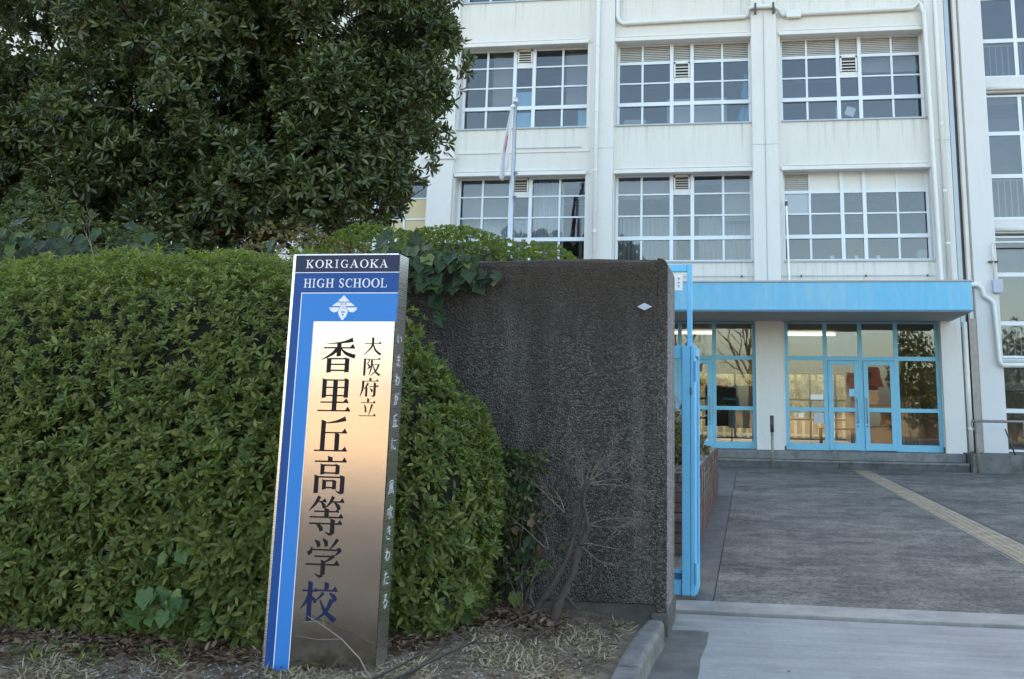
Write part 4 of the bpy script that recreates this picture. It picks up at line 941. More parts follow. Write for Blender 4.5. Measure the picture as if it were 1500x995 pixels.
# brush lettering down the right edge
KANA = {
 'い': [S((18, 15, 7), (20, 60, 10), (34, 80, 5)), S((70, 25, 5), (84, 50, 9), (82, 66, 5))],
 'ま': [S((15, 25, 5), (80, 22, 8)), S((18, 48, 5), (78, 45, 7)), S((50, 4, 7), (52, 60, 8), (38, 88, 7), (20, 80, 4), (40, 70, 4), (86, 92, 7))],
 'わ': [S((32, 4, 7), (32, 94, 9)), S((10, 32, 4), (42, 26, 6), (8, 72, 5)), S((12, 70, 4), (62, 34, 6), (88, 56, 9), (60, 92, 6))],
 'が': [S((10, 34, 5), (60, 28, 7), (62, 60, 9), (42, 92, 6)), S((40, 6, 6), (34, 50, 7), (10, 90, 6)), S((72, 28, 4), (86, 50, 9)), S((76, 6, 4), (83, 16, 7)), S((88, 2, 4), (95, 12, 7))],
 '丘': [S((76, 6, 9), (28, 18, 5)), S((28, 14, 8), (26, 86, 9)), S((28, 46, 5), (84, 44, 8)), S((64, 46, 7), (64, 86, 8)), S((2, 90, 6), (98, 86, 9))],
 'に': [S((16, 8, 6), (12, 60, 9), (22, 90, 5)), S((46, 28, 5), (86, 26, 8)), S((44, 62, 5), (52, 84, 7), (90, 82, 8))],
 '風': [S((18, 8, 7), (18, 60, 8), (4, 96, 5)), S((18, 8, 6), (74, 6, 7), (76, 60, 9), (96, 94, 8), (96, 76, 3)), S((30, 26, 4), (64, 22, 6)), S((34, 40, 4), (62, 40, 5), (60, 60, 5), (34, 60, 4), (34, 40, 4)), S((47, 26, 6), (47, 86, 6)), S((28, 88, 4), (66, 82, 7))],
 '吹': [S((8, 28, 6), (10, 66, 6)), S((8, 28, 5), (34, 26, 6), (32, 62, 6)), S((10, 62, 4), (32, 60, 5)), S((58, 4, 7), (44, 40, 5)), S((54, 24, 5), (92, 22, 7), (82, 40, 4)), S((66, 38, 6), (58, 70, 6), (36, 96, 4)), S((66, 50, 4), (96, 94, 9))],
 'き': [S((14, 22, 5), (74, 14, 8)), S((16, 44, 5), (82, 36, 8)), S((38, 2, 6), (70, 66, 9)), S((16, 68, 4), (22, 90, 6), (74, 92, 7))],
 'た': [S((8, 24, 5), (64, 20, 8)), S((34, 2, 7), (10, 92, 7)), S((50, 50, 4), (88, 46, 7)), S((46, 70, 4), (52, 88, 6), (92, 88, 7))],
 'る': [S((22, 10, 5), (72, 6, 8), (18, 56, 5)), S((18, 56, 4), (60, 38, 6), (86, 62, 9), (60, 92, 7), (38, 84, 5), (50, 70, 4), (62, 84, 4))],
}
for ch, z in zip('いまわが丘に風吹きわたる', (1.565, 1.463, 1.375, 1.281, 1.181, 1.075, .877, .765, .674, .577, .474, .371)):
    hh = .066; fn = lambda u, v, d, z=z, hh=hh: (SX1 + .0006 + d, SY + .045 + .068 * u / 100, z + hh / 2 - hh * v / 100)
    glyph(KANA[ch], 'brush_character', M_LETTERP, fn, sg, .0008)
# slender dry twig leaning across the foot of the sign

# ================================================================== PLANTS
LEAF = {  # outline rows: (t along, half width); the blade folds along its midrib
 'blade': [(0, .06), (.30, .30), (.68, .27), (1, 0)],
 'long': [(0, .05), (.35, .22), (.75, .26), (1, 0)],
}
def leaf_template(kind):
    if kind == 'ivy':      # five lobed ivy blade
        o = [(0, 0), (.20, -.10), (.42, .02), (.42, .24), (.50, .42), (.28, .66), (0, 1.0)]
        v = [(x, y, .10 * abs(x) + (.04 if i % 2 else 0)) for i, (x, y) in enumerate(o)] + [(-x, y, .10 * abs(x) + (.04 if i % 2 else 0)) for i, (x, y) in list(enumerate(o))[1:-1]]
        v.append((0, .30, -.03)); c = len(v) - 1
        ring_ = [0, 1, 2, 3, 4, 5, 6, 11, 10, 9, 8, 7]
        return np.array(v), [(c, ring_[i], ring_[(i + 1) % 12]) for i in range(12)]
    r = LEAF[kind]; v = [(0, 0, 0)]; 
    (t1, w1), (t2, w2) = r[1], r[2]
    v = [(0, 0, 0), (w1, t1, .10), (w2, t2, .07), (0, 1, -.06), (-w2, t2, .07), (-w1, t1, .10)]
    return np.array(v), [(0, 1, 2, 3), (0, 3, 4, 5)]
def frames(axis, normal):
    """right-handed frames with y = axis (leaf direction) and z about normal"""
    y = axis / np.linalg.norm(axis, axis=1, keepdims=True); x = np.cross(y, normal); ln = np.linalg.norm(x, axis=1, keepdims=True); x = x / np.maximum(ln, 1e-6); z = np.cross(x, y)
    return np.stack([x, y, z], axis=2)
def unit(a): return a / np.maximum(np.linalg.norm(a, axis=1, keepdims=True), 1e-9)
def rosettes(P, A, per, spread, size, jit=.25, width=.8, rise=0.):
    """leaves whorled about shoots: P points, A shoot axes -> origin, frame, length, width"""
    n = len(P); A = unit(A); ref = np.tile(np.array([[.31, .17, .93]]), (n, 1)); u = unit(np.cross(A, ref)); v = np.cross(A, u)
    k = np.arange(per); ph = rng.uniform(0, 2 * PI, (n, 1)) + k[None, :] * 2.4 + rng.normal(0, .3, (n, per))
    th = spread * (.55 + .75 * (1 - k / per))[None, :] + rng.normal(0, .16, (n, per))
    D = A[:, None, :] * np.cos(th)[..., None] + (u[:, None, :] * np.cos(ph)[..., None] + v[:, None, :] * np.sin(ph)[..., None]) * np.sin(th)[..., None]
    D = D.reshape(-1, 3) + rng.normal(0, .08, (n * per, 3)); Nn = np.repeat(A, per, axis=0) + rng.normal(0, jit, (n * per, 3)); Nn[:, 2] += rise
    L = size * rng.uniform(.65, 1.2, n * per)
    O = np.repeat(P, per, axis=0) + D * (size * .08) - np.repeat(A, per, axis=0) * (np.tile(k, n)[:, None] / per * size * -.25)
    return O, frames(D, Nn), L, L * width * rng.uniform(.8, 1.15, n * per)
def in_view(O, mx=.02):
    q = (O - np.array(CAM)) @ np.array([RX, RD, RF]).T; z = np.maximum(q[:, 2], .01)
    x = (888.2 + 1403.3 * q[:, 0] / z) / 1500; y = (327.3 + 1403.3 * q[:, 1] / z) / 995
    return (q[:, 2] > .1) & (x > -mx) & (x < 1 + mx) & (y > -mx) & (y < 1 + mx), z
def leaves(name, kind, O, F, L, W, m, parent, single=300, front=None, sname='leaf', **kw):
    """the largest ones in view become leaf objects, the rest one foliage mesh"""
    T, fs = leaf_template(kind); n = len(O)
    take = np.zeros(n, bool)
    if single:
        vis, z = in_view(O); sc = np.where(vis, L / z, 0)
        if front is not None: sc = sc * front
        take[np.argsort(-sc)[:min(single, int(n))]] = True
    R = ~take
    if R.any():
        sc = np.stack([W[R], L[R], L[R]], axis=1)
        V = np.einsum('nij,nkj->nki', F[R], T[None] * sc[:, None, :]) + O[R][:, None, :]
        off = np.array(wloc(parent)) if parent else np.zeros(3); V = V.reshape(-1, 3) - off; nv = len(T); cnt = int(R.sum())
        tot = [len(f) for f in fs]; loops = np.concatenate([np.array(f) for f in fs]); me = bpy.data.meshes.new(name)
        me.vertices.add(cnt * nv); me.vertices.foreach_set('co', V.ravel().astype(np.float32))
        li = (loops[None, :] + (np.arange(cnt) * nv)[:, None]).ravel(); me.loops.add(len(li)); me.loops.foreach_set('vertex_index', li.astype(np.int32))
        tt = np.tile(np.array(tot), cnt); st = np.concatenate([[0], np.cumsum(tt)[:-1]]); me.polygons.add(len(tt)); me.polygons.foreach_set('loop_start', st.astype(np.int32)); me.polygons.foreach_set('loop_total', tt.astype(np.int32))
        me.update(calc_edges=True); me.validate(); me.materials.append(m)
        o = bpy.data.objects.new(name, me); COL.objects.link(o); o['kind'] = 'stuff'
        if parent: o.parent = parent
        props(o, **kw)
    if take.any():
        me = bpy.data.meshes.new(sname); me.from_pydata([tuple(v) for v in T], [], fs); me.materials.append(m); off = wloc(parent)
        for i in np.nonzero(take)[0]:
            o = bpy.data.objects.new(sname, me); COL.objects.link(o); o.parent = parent
            mt = Matrix([[F[i][a][b] * (W[i], L[i], L[i])[b] for b in range(3)] for a in range(3)]).to_4x4(); mt.translation = Vector(O[i]) - off
            o.matrix_local = mt
def scatter(V, Fc, n):
    """area-weighted points on a quad mesh with their normals"""
    V = np.array(V); Fc = np.array(Fc); a, b, c, d = (V[Fc[:, i]] for i in range(4)); nn = np.cross(c - a, d - b); ar = np.linalg.norm(nn, axis=1)
    i = rng.choice(len(Fc), n, p=ar / ar.sum()); s, t = rng.random(n)[:, None], rng.random(n)[:, None]
    p = (a[i] * (1 - s) + b[i] * s) * (1 - t) + (d[i] * (1 - s) + c[i] * s) * t
    return p, unit(nn[i])
def wobble(p, amp, f):
    return amp * (np.sin(p[:, 0] * f + p[:, 2] * f * .7) + np.sin(p[:, 1] * f * 1.3 - p[:, 2] * f * .9 + 1.3) + .7 * np.sin(p[:, 0] * f * 2.1 + p[:, 1] * f * 1.7 + 2.))
def smooth(a, b, x):
    t = max(0, min(1, (x - a) / (b - a))); return t * t * (3 - 2 * t)

# ---- clipped hedge in front of the wall
def hedge_mesh():
    xs = np.concatenate([np.linspace(-9.5, -2.9, 40), np.linspace(-2.8, -1.40, 34)]); m_ = 44; V = []
    for x in xs:
        u = max(0, min(1, (x + 2.75) / 1.35))                # 0 on the straight run, 1 at the rounded end
        h = float(np.interp(x, [-9.5, -2.55, -2.2, -1.98, -1.83, -1.66, -1.53, -1.46, -1.42, -1.40], [2.08, 2.06, 1.92, 1.74, 1.57, 1.36, 1.15, .98, .80, .60])) + .02 * math.sin(x * 1.7) * (u <= 0)
        tt = max(0., min(.995, (x + 2.65) / 1.30)); fr_ = 4.50 + .12 * smooth(-4.2, -2.4, x) + .85 * (1 - math.sqrt(1 - tt ** 2.3)); bk = 5.70 - .12 * min(1, u) ** 3
        r = min(.62, (bk - fr_) * .55, h * .45)
        prof = []
        for k in range(m_):
            t = k / (m_ - 1)
            if t < .5:
                q = t / .5; z = .02 + (h - r - .02) * q; y = fr_ + .10 * (1 - q) ** 3 - .05 * math.sin(q * PI) + .05 * q ** 3
            elif t < .72:
                q = (t - .5) / .22; a = q * PI / 2; y = fr_ + .05 + (r - .05) * (1 - math.cos(a)); z = h - r + r * math.sin(a)
            elif t < .86: q = (t - .72) / .14; y = fr_ + r + (bk - fr_ - 1.5 * r) * q; z = h + .02 * math.sin(q * PI)
            else: q = (t - .86) / .14; y = bk - .5 * r + .5 * r * math.sin(q * PI / 2); z = h - (h - .05) * (1 - math.cos(q * PI / 2))
            prof.append((x, y, z))
        V += prof
    V = np.array(V); n = len(xs)
    return V, [(j * m_ + k, (j + 1) * m_ + k, (j + 1) * m_ + k + 1, j * m_ + k + 1) for j in range(n - 1) for k in range(m_ - 1)], m_, n
hd = empty('clipped_hedge', (-3.5, 5.1, 0), 'big clipped azalea hedge of small green leaves behind the signboard', 'hedge')
HV, HF, hm, hn = hedge_mesh()
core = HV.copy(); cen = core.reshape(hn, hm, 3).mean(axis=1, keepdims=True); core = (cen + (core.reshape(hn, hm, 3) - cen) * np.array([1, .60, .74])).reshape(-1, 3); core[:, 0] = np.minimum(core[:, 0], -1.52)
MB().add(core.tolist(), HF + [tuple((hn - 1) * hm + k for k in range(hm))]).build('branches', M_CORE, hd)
def hedge_leaves():
    P, Nn = scatter(HV, HF, 47000)
    inv = (P[:, 0] > -6.2); P, Nn = P[inv], Nn[inv]
    ctr = np.stack([np.minimum(P[:, 0], -1.9), np.full(len(P), 5.25), np.full(len(P), .75)], 1)
    flip = ((P - ctr) * Nn).sum(1) < 0; Nn[flip] *= -1
    dep = rng.random(len(P)) ** 1.4 * .17 - .02 - np.where((rng.random(len(P)) < .05) & (P[:, 2] > 1.5), rng.random(len(P)) * .06, 0)
    P = P - Nn * dep[:, None] + Nn * wobble(P, .018, 5.)[:, None] + Nn * wobble(P, .014, 16.)[:, None]
    hv = wobble(P, .8, 11.) + wobble(P, .9, 27.) + wobble(P, .7, 43.)
    keep = ~((hv < -1.7 + .35 * (P[:, 2] - 1.2)) & (dep < .09)); P, Nn = P[keep], Nn[keep]
    A = Nn + np.array([0, -.1, .55]) + rng.normal(0, .26, P.shape)
    O, F, L, W = rosettes(P, A, 8, 1.12, .041, .22, .60, .2)
    # lower leaves are a little larger and looser
    s = (.80 + .48 * np.clip((1.7 - O[:, 2]) / 1.5, 0, 1)) * np.where(rng.random(len(O)) < .14, 1.4, 1.) * (1 + .12 * wobble(O, 1., 2.3)); L *= s; W *= s * rng.uniform(.8, 1.15, len(O))
    leaves('foliage', 'blade', O, F, L, W, M_HEDGE, hd, 300, front=(O[:, 1] < 5.0))
    # cap of the rounded end
hedge_leaves()
def hedge_end():
    n = 2400; y = rng.uniform(5.15, 5.66, n); z = rng.uniform(.12, 1.25, n)
    x = -1.45 - .12 * ((y - 5.42) / .25) ** 2 - .40 * np.clip((z - .75) / .9, 0, 1) ** 2 - .05 * np.clip((.5 - z) / .5, 0, 1)
    P = np.stack([x, y, z], 1) - rng.random((n, 1)) ** 1.6 * np.array([[.10, 0, .02]]) + np.array([.03, 0, 0]); P[:, 0] += wobble(P, .014, 6.)
    A = np.tile(np.array([[.8, -.45, .7]]), (n, 1)) + rng.normal(0, .4, (n, 3))
    O, F, L, W = rosettes(P, A, 7, .95, .041, .3, .58, .25); leaves('foliage', 'blade', O, F, L, W, M_HEDGE, hd, 0)
hedge_end()
# yellowed leaves caught in the hedge and stray larger leaves near its foot
def strays():
    P, Nn = scatter(HV, HF, 400); k = (P[:, 1] < 4.9) & (P[:, 0] > -4.8) & (P[:, 2] < 1.6); P, Nn = P[k][:26], Nn[k][:26]; Nn[Nn[:, 1] > 0] *= -1
    O = P + Nn * .03; F = frames(rng.normal(0, 1, P.shape) + np.array([0, 0, -.6]), Nn); L = rng.uniform(.04, .06, len(P)); leaves('yellow_leaf', 'blade', O, F, L, L, M_AUTUMN, hd, len(P), sname='yellowed_leaf')
strays()

# ---- round shrub behind the wall
def blob(cx, cy, cz, rx, ry, rz, n, size, m, parent, per=6, wob=.05, seedz=0, kind='blade', single=0, zmin=-9, core_m=M_CORE, corek=.86, width=.95):
    u = rng.normal(0, 1, (n, 3)); u = unit(u); k = u[:, 2] * rz + cz > zmin; u = u[k]
    P = np.array([cx, cy, cz]) + u * np.array([rx, ry, rz]); Nn = unit(u / np.array([rx, ry, rz])); d = rng.random(len(P)) ** 1.5 * .12 - .02
    P = P - Nn * d[:, None] + Nn * wobble(P, wob, 3.)[:, None]
    A = Nn + np.array([0, 0, .5]) + rng.normal(0, .38, P.shape); O, F, L, W = rosettes(P, A, per, .95, size, .3, width, .2)
    leaves('foliage', kind, O, F, L, W, m, parent, single)
    th = np.linspace(0, 2 * PI, 25)[:-1]; ph = np.linspace(-PI / 2, PI / 2, 13); V = [(cx + rx * corek * math.cos(p) * math.cos(t), cy + ry * corek * math.cos(p) * math.sin(t), cz + rz * corek * math.sin(p)) for p in ph for t in th]
    MB().add(V, [(j * 24 + i, j * 24 + (i + 1) % 24, (j + 1) * 24 + (i + 1) % 24, (j + 1) * 24 + i) for j in range(12) for i in range(24)]).build('branches', core_m, parent)
rs = empty('round_shrub', (-2.75, 8, 0), 'rounded light green shrub showing just above the dark wall', 'shrub')
blob(-2.70, 7.9, 1.60, 1.66, 1.0, 1.22, 15000, .029, M_HEDGE2, rs, zmin=1.2)
rs2 = empty('back_shrub', (-5.5, 7.4, 0), 'ragged dark green shrub row between the hedge top and the tree', 'shrub')
blob(-6.6, 7.2, 1.4, 3.3, .8, 1.42, 8000, .045, leafmat('back_shrub_leaf', (.03, .048, .018), (.075, .098, .032), (.14, .15, .045), .5, .2, .3), rs2, zmin=1.2, wob=.09)
rs3 = empty('back_shrub', (-3.2, 6.9, 0), 'brownish loose shrub between the hedge top and the round shrub', 'shrub')
blob(-3.45, 6.9, 1.4, 1.25, .5, 1.06, 2600, .036, M_DRYSHRUB, rs3, zmin=1.4, wob=.08)

# ---- tubes for twigs and limbs
def limb(mb, p0, d0, length, r0, depth, bend=.25, kids=(2, 3), shrink=.68, upw=.15, minr=.0022, rnd=None, spread=.75):
    rnd = rnd or random; n = 5; pts = [Vector(p0)]; d = Vector(d0).normalized(); rs_ = [r0]
    for i in range(n):
        d = (d + Vector((rnd.gauss(0, bend), rnd.gauss(0, bend), rnd.gauss(0, bend) + upw)) * .45).normalized(); pts.append(pts[-1] + d * length / n); rs_.append(r0 * (1 - .45 * (i + 1) / n))
    mb.tube(pts, rs_, 7 if r0 > .02 else 5 if r0 > .006 else 4)
    if depth <= 0 or r0 < minr: return
    for k in range(rnd.randint(*kids)):
        i = rnd.randint(2, n); a = Vector((rnd.gauss(0, 1), rnd.gauss(0, 1), rnd.gauss(0, 1))).normalized()
        limb(mb, pts[i], d + a * spread, length * shrink * rnd.uniform(.75, 1.15), rs_[i] * .68, depth - 1, bend, kids, shrink, upw, minr, rnd, spread)

# ---- evergreen tree
tr = empty('evergreen_tree', (-7, 11, 0), 'large dense dark evergreen tree rising behind the hedge at the left', 'tree')
def tree():
    rr = random.Random(11); mb = MB()
    trunks = [((-6.9, 11.2, -.05), (-.05, -.05, 1), .17), ((-8.9, 11.6, -.05), (.05, 0, 1), .2), ((-5.6, 11.4, -.05), (.10, -.05, 1), .12), ((-10.9, 11.6, -.05), (-.1, 0, 1), .16)]
    for p, d, r in trunks:
        mb.tube([p, (p[0] + d[0] * 2.6, p[1] + d[1] * 2.6, 2.6), (p[0] + d[0] * 4 + .1, p[1], 4.2), (p[0] + d[0] * 6, p[1] + .1, 6.6)], [r, r * .85, r * .7, r * .35], 9)
    mb.build('trunk', M_BARKR, tr, smooth=True)
    mb = MB()
    for p, d, r in trunks:
        for k in range(11):
            z = rr.uniform(2.4, 6.2); a = rr.uniform(0, 2 * PI); limb(mb, (p[0] + d[0] * z, p[1] + d[1] * z, z), (math.cos(a), math.sin(a) * .9, .55), rr.uniform(.8, 1.25), r * .36, 2, .3, (2, 3), .62, .1, rnd=rr)
    mb.build('limbs', M_BARKR, tr, smooth=True)['kind'] = 'stuff'
    # foliage clumps over an uneven crown of several lobes
    lobes = [(-5.45, 10.9, 5.05, 1.85, 1.5, 1.60), (-6.3, 11.2, 6.6, 2.2, 1.9, 1.5), (-7.2, 10.8, 4.6, 1.9, 1.6, 1.35), (-9.2, 11.2, 5.4, 2.3, 1.8, 2.0), (-8.5, 10.7, 3.9, 1.6, 1.3, .85), (-10.9, 11, 4.6, 1.8, 1.5, 1.5), (-11.8, 11.5, 6.6, 1.8, 1.6, 1.4), (-5.6, 10.9, 4.15, 1.2, 1.1, .62), (-5.0, 10.8, 6.35, 1.15, 1.2, 1.0), (-8.2, 11.6, 7.0, 2.0, 1.6, 1.0), (-4.62, 10.8, 4.65, 1.0, 1.0, .80), (-4.7, 11.2, 5.0, .9, .9, .9), (-6.2, 10.5, 3.62, 1.3, .9, .5), (-7.4, 10.4, 3.5, 1.2, .9, .5), (-9.8, 10.5, 3.6, 1.6, 1, .55), (-5.5, 10.5, 3.55, 1.1, .8, .45), (-4.85, 10.8, 3.95, .85, .8, .52)]
    C, Rc, Nn = [], [], []
    for (x, y, z, a, b, c) in lobes:
        n = int(6.2 * (a * b + a * c + b * c))
        u = unit(rng.normal(0, 1, (n, 3))); s = rng.uniform(.72, 1.0, (n, 1))
        C.append(np.array([x, y, z]) + u * s * np.array([a, b, c])); Nn.append(u); Rc.append(rng.uniform(.26, .48, n))
    C = np.concatenate(C); Rc = np.concatenate(Rc); Nn = np.concatenate(Nn)
    k = (C[:, 2] < 8.2) & (C[:, 2] > 3.05); C, Rc, Nn = C[k], Rc[k], Nn[k]
    per = 44; n = len(C); u = unit(rng.normal(0, 1, (n * per, 3)) + np.repeat(Nn, per, axis=0) * .8 + np.array([0, -.15, .35]))
    P = np.repeat(C, per, axis=0) + u * (np.repeat(Rc, per) * rng.uniform(.62, 1.05, n * per))[:, None]
    A = u + np.array([0, 0, .25]) + rng.normal(0, .3, u.shape)
    O, F, L, W = rosettes(P, A, 8, 1.05, .118, .25, .62, .25)
    print('tree leaves', len(O))
    leaves('crown', 'long', O, F, L, W, M_TREE, tr, 300, front=(O[:, 1] < 10.2))
tree()

# ---- ivy over the wall's left end, on the hedge top and at its foot
def ivy(name, label, spots, size, twigs, group=None, m=M_IVY):
    root = empty(name, tuple(np.mean(spots, axis=0)[:2]) + (0.1,), label, 'ivy', group)
    P = np.array([s[:3] for s in spots]); n = len(P)
    mb = MB()
    for t in twigs: mb.tube(t, .0035, 5)
    mb.build('ivy_stem', M_BARK, root)['kind'] = 'stuff'
    ax = np.stack([rng.normal(.1, .5, n), rng.normal(-.25, .25, n), rng.normal(-.75, .35, n)], 1)
    nr = np.stack([rng.normal(0, .35, n), rng.normal(-1, .25, n), rng.normal(.55, .35, n)], 1)
    L = size * rng.uniform(.65, 1.25, n); leaves('ivy_mat', 'ivy', P, frames(ax, nr), L, L * .95, m, root, n, sname='ivy_leaf'); return root
sp = []
for i in range(150):
    u = rng.random(); x = -2.20 + .56 * u ** 1.3; z = 2.24 - .08 * u - abs(rng.normal(0, 1)) * .26 * (1 - u * .85); sp.append((x, 5.66 - rng.random() * .10, z))
for i in range(26): sp.append((-2.35 + rng.random() * .40, 5.72 + rng.random() * .4, 2.15 + rng.random() * .20))
for i in range(9): sp.append((-1.80 + i * .035 + rng.normal(0, .02), 5.69, 2.10 - rng.random() * .10))
ivy('ivy_plant', 'large leaved ivy hanging over the left end of the dark wall', sp, .092,
    [[(-2.4, 5.75, 2.2), (-2.1, 5.72, 2.17), (-1.8, 5.71, 2.12), (-1.45, 5.72, 2.14)], [(-2.3, 5.7, 2.25), (-2.2, 5.69, 1.9), (-2.15, 5.69, 1.6)], [(-2.1, 5.72, 2.2), (-1.95, 5.70, 1.95), (-1.9, 5.70, 1.8)]])
sp = [(rng.uniform(-5.4, -3.0), 5.75 + rng.random() * .35, 2.14 + rng.random() * .22) for _ in range(70)] + [(-4.75 + rng.normal(0, .25), 5.7 + rng.random() * .3, 2.32 + rng.random() * .14) for _ in range(26)]
ivy('ivy_plant', 'broad dark ivy leaves along the top back edge of the big hedge', sp, .085,
    [[(-5.4, 6, 2.2), (-4.4, 5.95, 2.32), (-3.6, 5.95, 2.26), (-2.9, 6, 2.24)]])
sp = [(-2.78 + rng.normal(0, .13), 4.46 + rng.random() * .08, .20 + abs(rng.normal(0, .13))) for _ in range(20)]
ivy('ivy_plant', 'few bright ivy leaves at the foot of the hedge left of the signboard', sp, .085, [[(-2.86, 4.55, .1), (-2.80, 4.51, .18), (-2.82, 4.49, .27), (-2.74, 4.50, .36)]], m=leafmat('bright_ivy_leaf', (.04, .085, .025), (.085, .15, .045), (.16, .22, .06), .5, .2, .3))
sp = [(-1.36 + rng.normal(0, .10), 5.50 + rng.random() * .16, .22 + rng.random() * .75) for _ in range(40)] + [(-1.58 + rng.normal(0, .12), 4.95 + rng.random() * .1, .18 + rng.random() * .2) for _ in range(14)]
ivy('ivy_plant', 'ivy leaves climbing the wall at the right end of the hedge', sp, .075, [[(-1.3, 5.68, .1), (-1.32, 5.68, .6), (-1.25, 5.70, 1.0)], [(-1.3, 5.68, .5), (-1.18, 5.70, .75)]])
# dark undergrowth shrub between hedge end and wall
ug = empty('undergrowth_shrub', (-1.3, 5.55, .1), 'small dark leafy bush in the gap between hedge end and wall', 'shrub')
def under():
    n = 300; P = np.stack([-1.33 + rng.normal(0, .09, n), 5.58 + rng.normal(0, .05, n), .25 + rng.random(n) * .75], 1); A = np.array([.3, -.6, .6]) + rng.normal(0, .5, (n, 3))
    O, F, L, W = rosettes(P, A, 5, .9, .045); leaves('foliage', 'blade', O, F, L, W, M_TREE, ug, 0)
    mb = MB(); rr = random.Random(3)
    for k in range(6): limb(mb, (-1.32 + rr.uniform(-.08, .08), 5.6, .08), (rr.uniform(-.2, .3), -.1, 1), .55, .007, 2, .2, rnd=rr)
    mb.build('stems', M_BARK, ug)['kind'] = 'stuff'
under()
# bare pale twigs sticking out of the hedge top
def top_twigs():
    for x, y, s, lb in ((-3.88, 5.2, 5, 'bare forked grey twig sticking up from the hedge top'), (-3.35, 5.9, 8, 'dry brown twig cluster above the hedge left of the signboard'), (-4.55, 5.8, 9, 'tangled dry twigs over the hedge top at the far left')):
        mb = MB(); rr = random.Random(s); limb(mb, (x, y, 2.08), (.1, -.1, 1), .14, .004, 3, .25, (2, 3), .8, .2, .0008, rr, .6)
        mb.build('dry_twig', M_TWIG, label=lb, cat='twig')
top_twigs()

# ---- leafless pruned shrub in front of the wall
bs = empty('bare_shrub', (-1.1, 5.5, .1), 'leafless gnarled shrub with fine grey twigs before the dark wall', 'shrub')
def bare_shrub():
    rr = random.Random(23); z0 = .08
    st = [([(-1.21, 5.42, z0 - .05), (-1.15, 5.43, .18), (-1.07, 5.44, .30), (-1.00, 5.45, .43), (-.955, 5.46, .56), (-.92, 5.46, .70), (-.905, 5.46, .86)], [.034, .030, .026, .022, .018, .014, .009]),
          ([(-1.07, 5.42, z0 - .05), (-1.04, 5.43, .18), (-.985, 5.44, .30), (-.945, 5.45, .42), (-.925, 5.46, .53), (-.905, 5.46, .62)], [.036, .034, .031, .028, .024, .018]),
          ([(-.925, 5.45, .52), (-.885, 5.44, .58), (-.88, 5.43, .66), (-.905, 5.44, .75), (-.885, 5.43, .86)], [.022, .018, .015, .012, .008]),
          ([(-1.15, 5.43, .16), (-1.19, 5.42, .24), (-1.17, 5.42, .31)], [.018, .014, .007]),
          ([(-1.00, 5.43, .25), (-.94, 5.41, .20), (-.90, 5.40, .18)], [.013, .009, .004])]
    mb = MB()
    for p, r in st:
        q = bez([(a[0], a[2], b_) for a, b_ in zip(p, r)], 4); ys = np.interp(np.linspace(0, 1, len(q)), np.linspace(0, 1, len(p)), [a[1] for a in p])
        mb.tube([(a + rr.gauss(0, .003), yy, c) for (a, c, _), yy in zip(q, ys)], [max(.003, .74 * b_ * rr.uniform(.72, 1.28)) for _, _, b_ in q], 9)
    mb.build('trunk', M_BARK, bs, smooth=True)
    mb = MB()
    def fan(p, dirs, L, r, dep):
        for d in dirs: limb(mb, p, d, L * rr.uniform(.7, 1.1), r, dep, .26, (3, 4), .62, .02, .0007, rr, .70)
    fan((-.90, 5.46, .80), [(-.3, -.1, 1), (.2, -.2, 1), (.5, 0, .8), (0, -.3, 1), (-.5, -.1, .7)], .17, .0045, 4)
    fan((-.90, 5.44, .84), [(.9, -.1, .25), (1, 0, -.05), (.8, -.3, .45)], .26, .0045, 4)
    fan((-.88, 5.44, .62), [(1, 0, .15), (1, -.2, -.1)], .28, .0042, 4)
    fan((-.95, 5.46, .52), [(1, -.1, .02), (.8, -.2, -.3)], .26, .0036, 3)
    fan((-1.10, 5.46, .48), [(-.7, -.1, .55), (-.3, -.2, 1)], .26, .0036, 4)
    fan((-1.02, 5.47, .68), [(-.6, -.1, .7), (-.1, 0, 1)], .2, .0036, 4)
    fan((-1.24, 5.45, .16), [(-.5, -.2, .8), (-.1, -.1, 1), (.3, -.1, .9)], .22, .003, 3)
    mb.build('twigs', M_TWIGB, bs, smooth=True)['kind'] = 'stuff'
    for p in ((-1.29, 5.42, .60), (-1.20, 5.41, .61), (-1.13, 5.41, .50), (-1.02, 5.42, .52)):
        F = frames(rng.normal(0, 1, (1, 3)), np.array([[0, -1., .3]])); leaves('dry', 'ivy', np.array([p]), F, np.array([.05]), np.array([.045]), M_LITTER, bs, 1, sname='dry_leaf')
bare_shrub()

# ---- planter shrub behind the gate
sh = empty('planter_shrub', (-.9, 11.5, .7), 'browning shrub growing in the brick planter behind the blue gate', 'shrub')
def pshrub():
    for cx, cy, rx, rz, n in ((-.95, 9.7, .42, .70, 900), (-.80, 11.6, .30, .36, 500), (-1.1, 13.4, .45, .45, 600)):
        u = unit(rng.normal(0, 1, (n, 3))); u[:, 2] = np.abs(u[:, 2]); P = np.array([cx, cy, .75]) + u * np.array([rx, rx * 1.6, rz]) * rng.uniform(.4, 1, (n, 1)); O, F, L, W = rosettes(P, u + rng.normal(0, .4, u.shape), 5, .9, .06); leaves('foliage', 'blade', O, F, L, W, M_DRYSHRUB, sh, 0)
    mb = MB(); rr = random.Random(5)
    for k in range(14): limb(mb, (-.95 + rr.uniform(-.3, .3), 9.3 + rr.random() * 4, .7), (rr.uniform(-.4, .4), -.2, 1), .6, .012, 2, .25, rnd=rr)
    mb.build('stems', M_TWIG, sh)['kind'] = 'stuff'
pshrub()

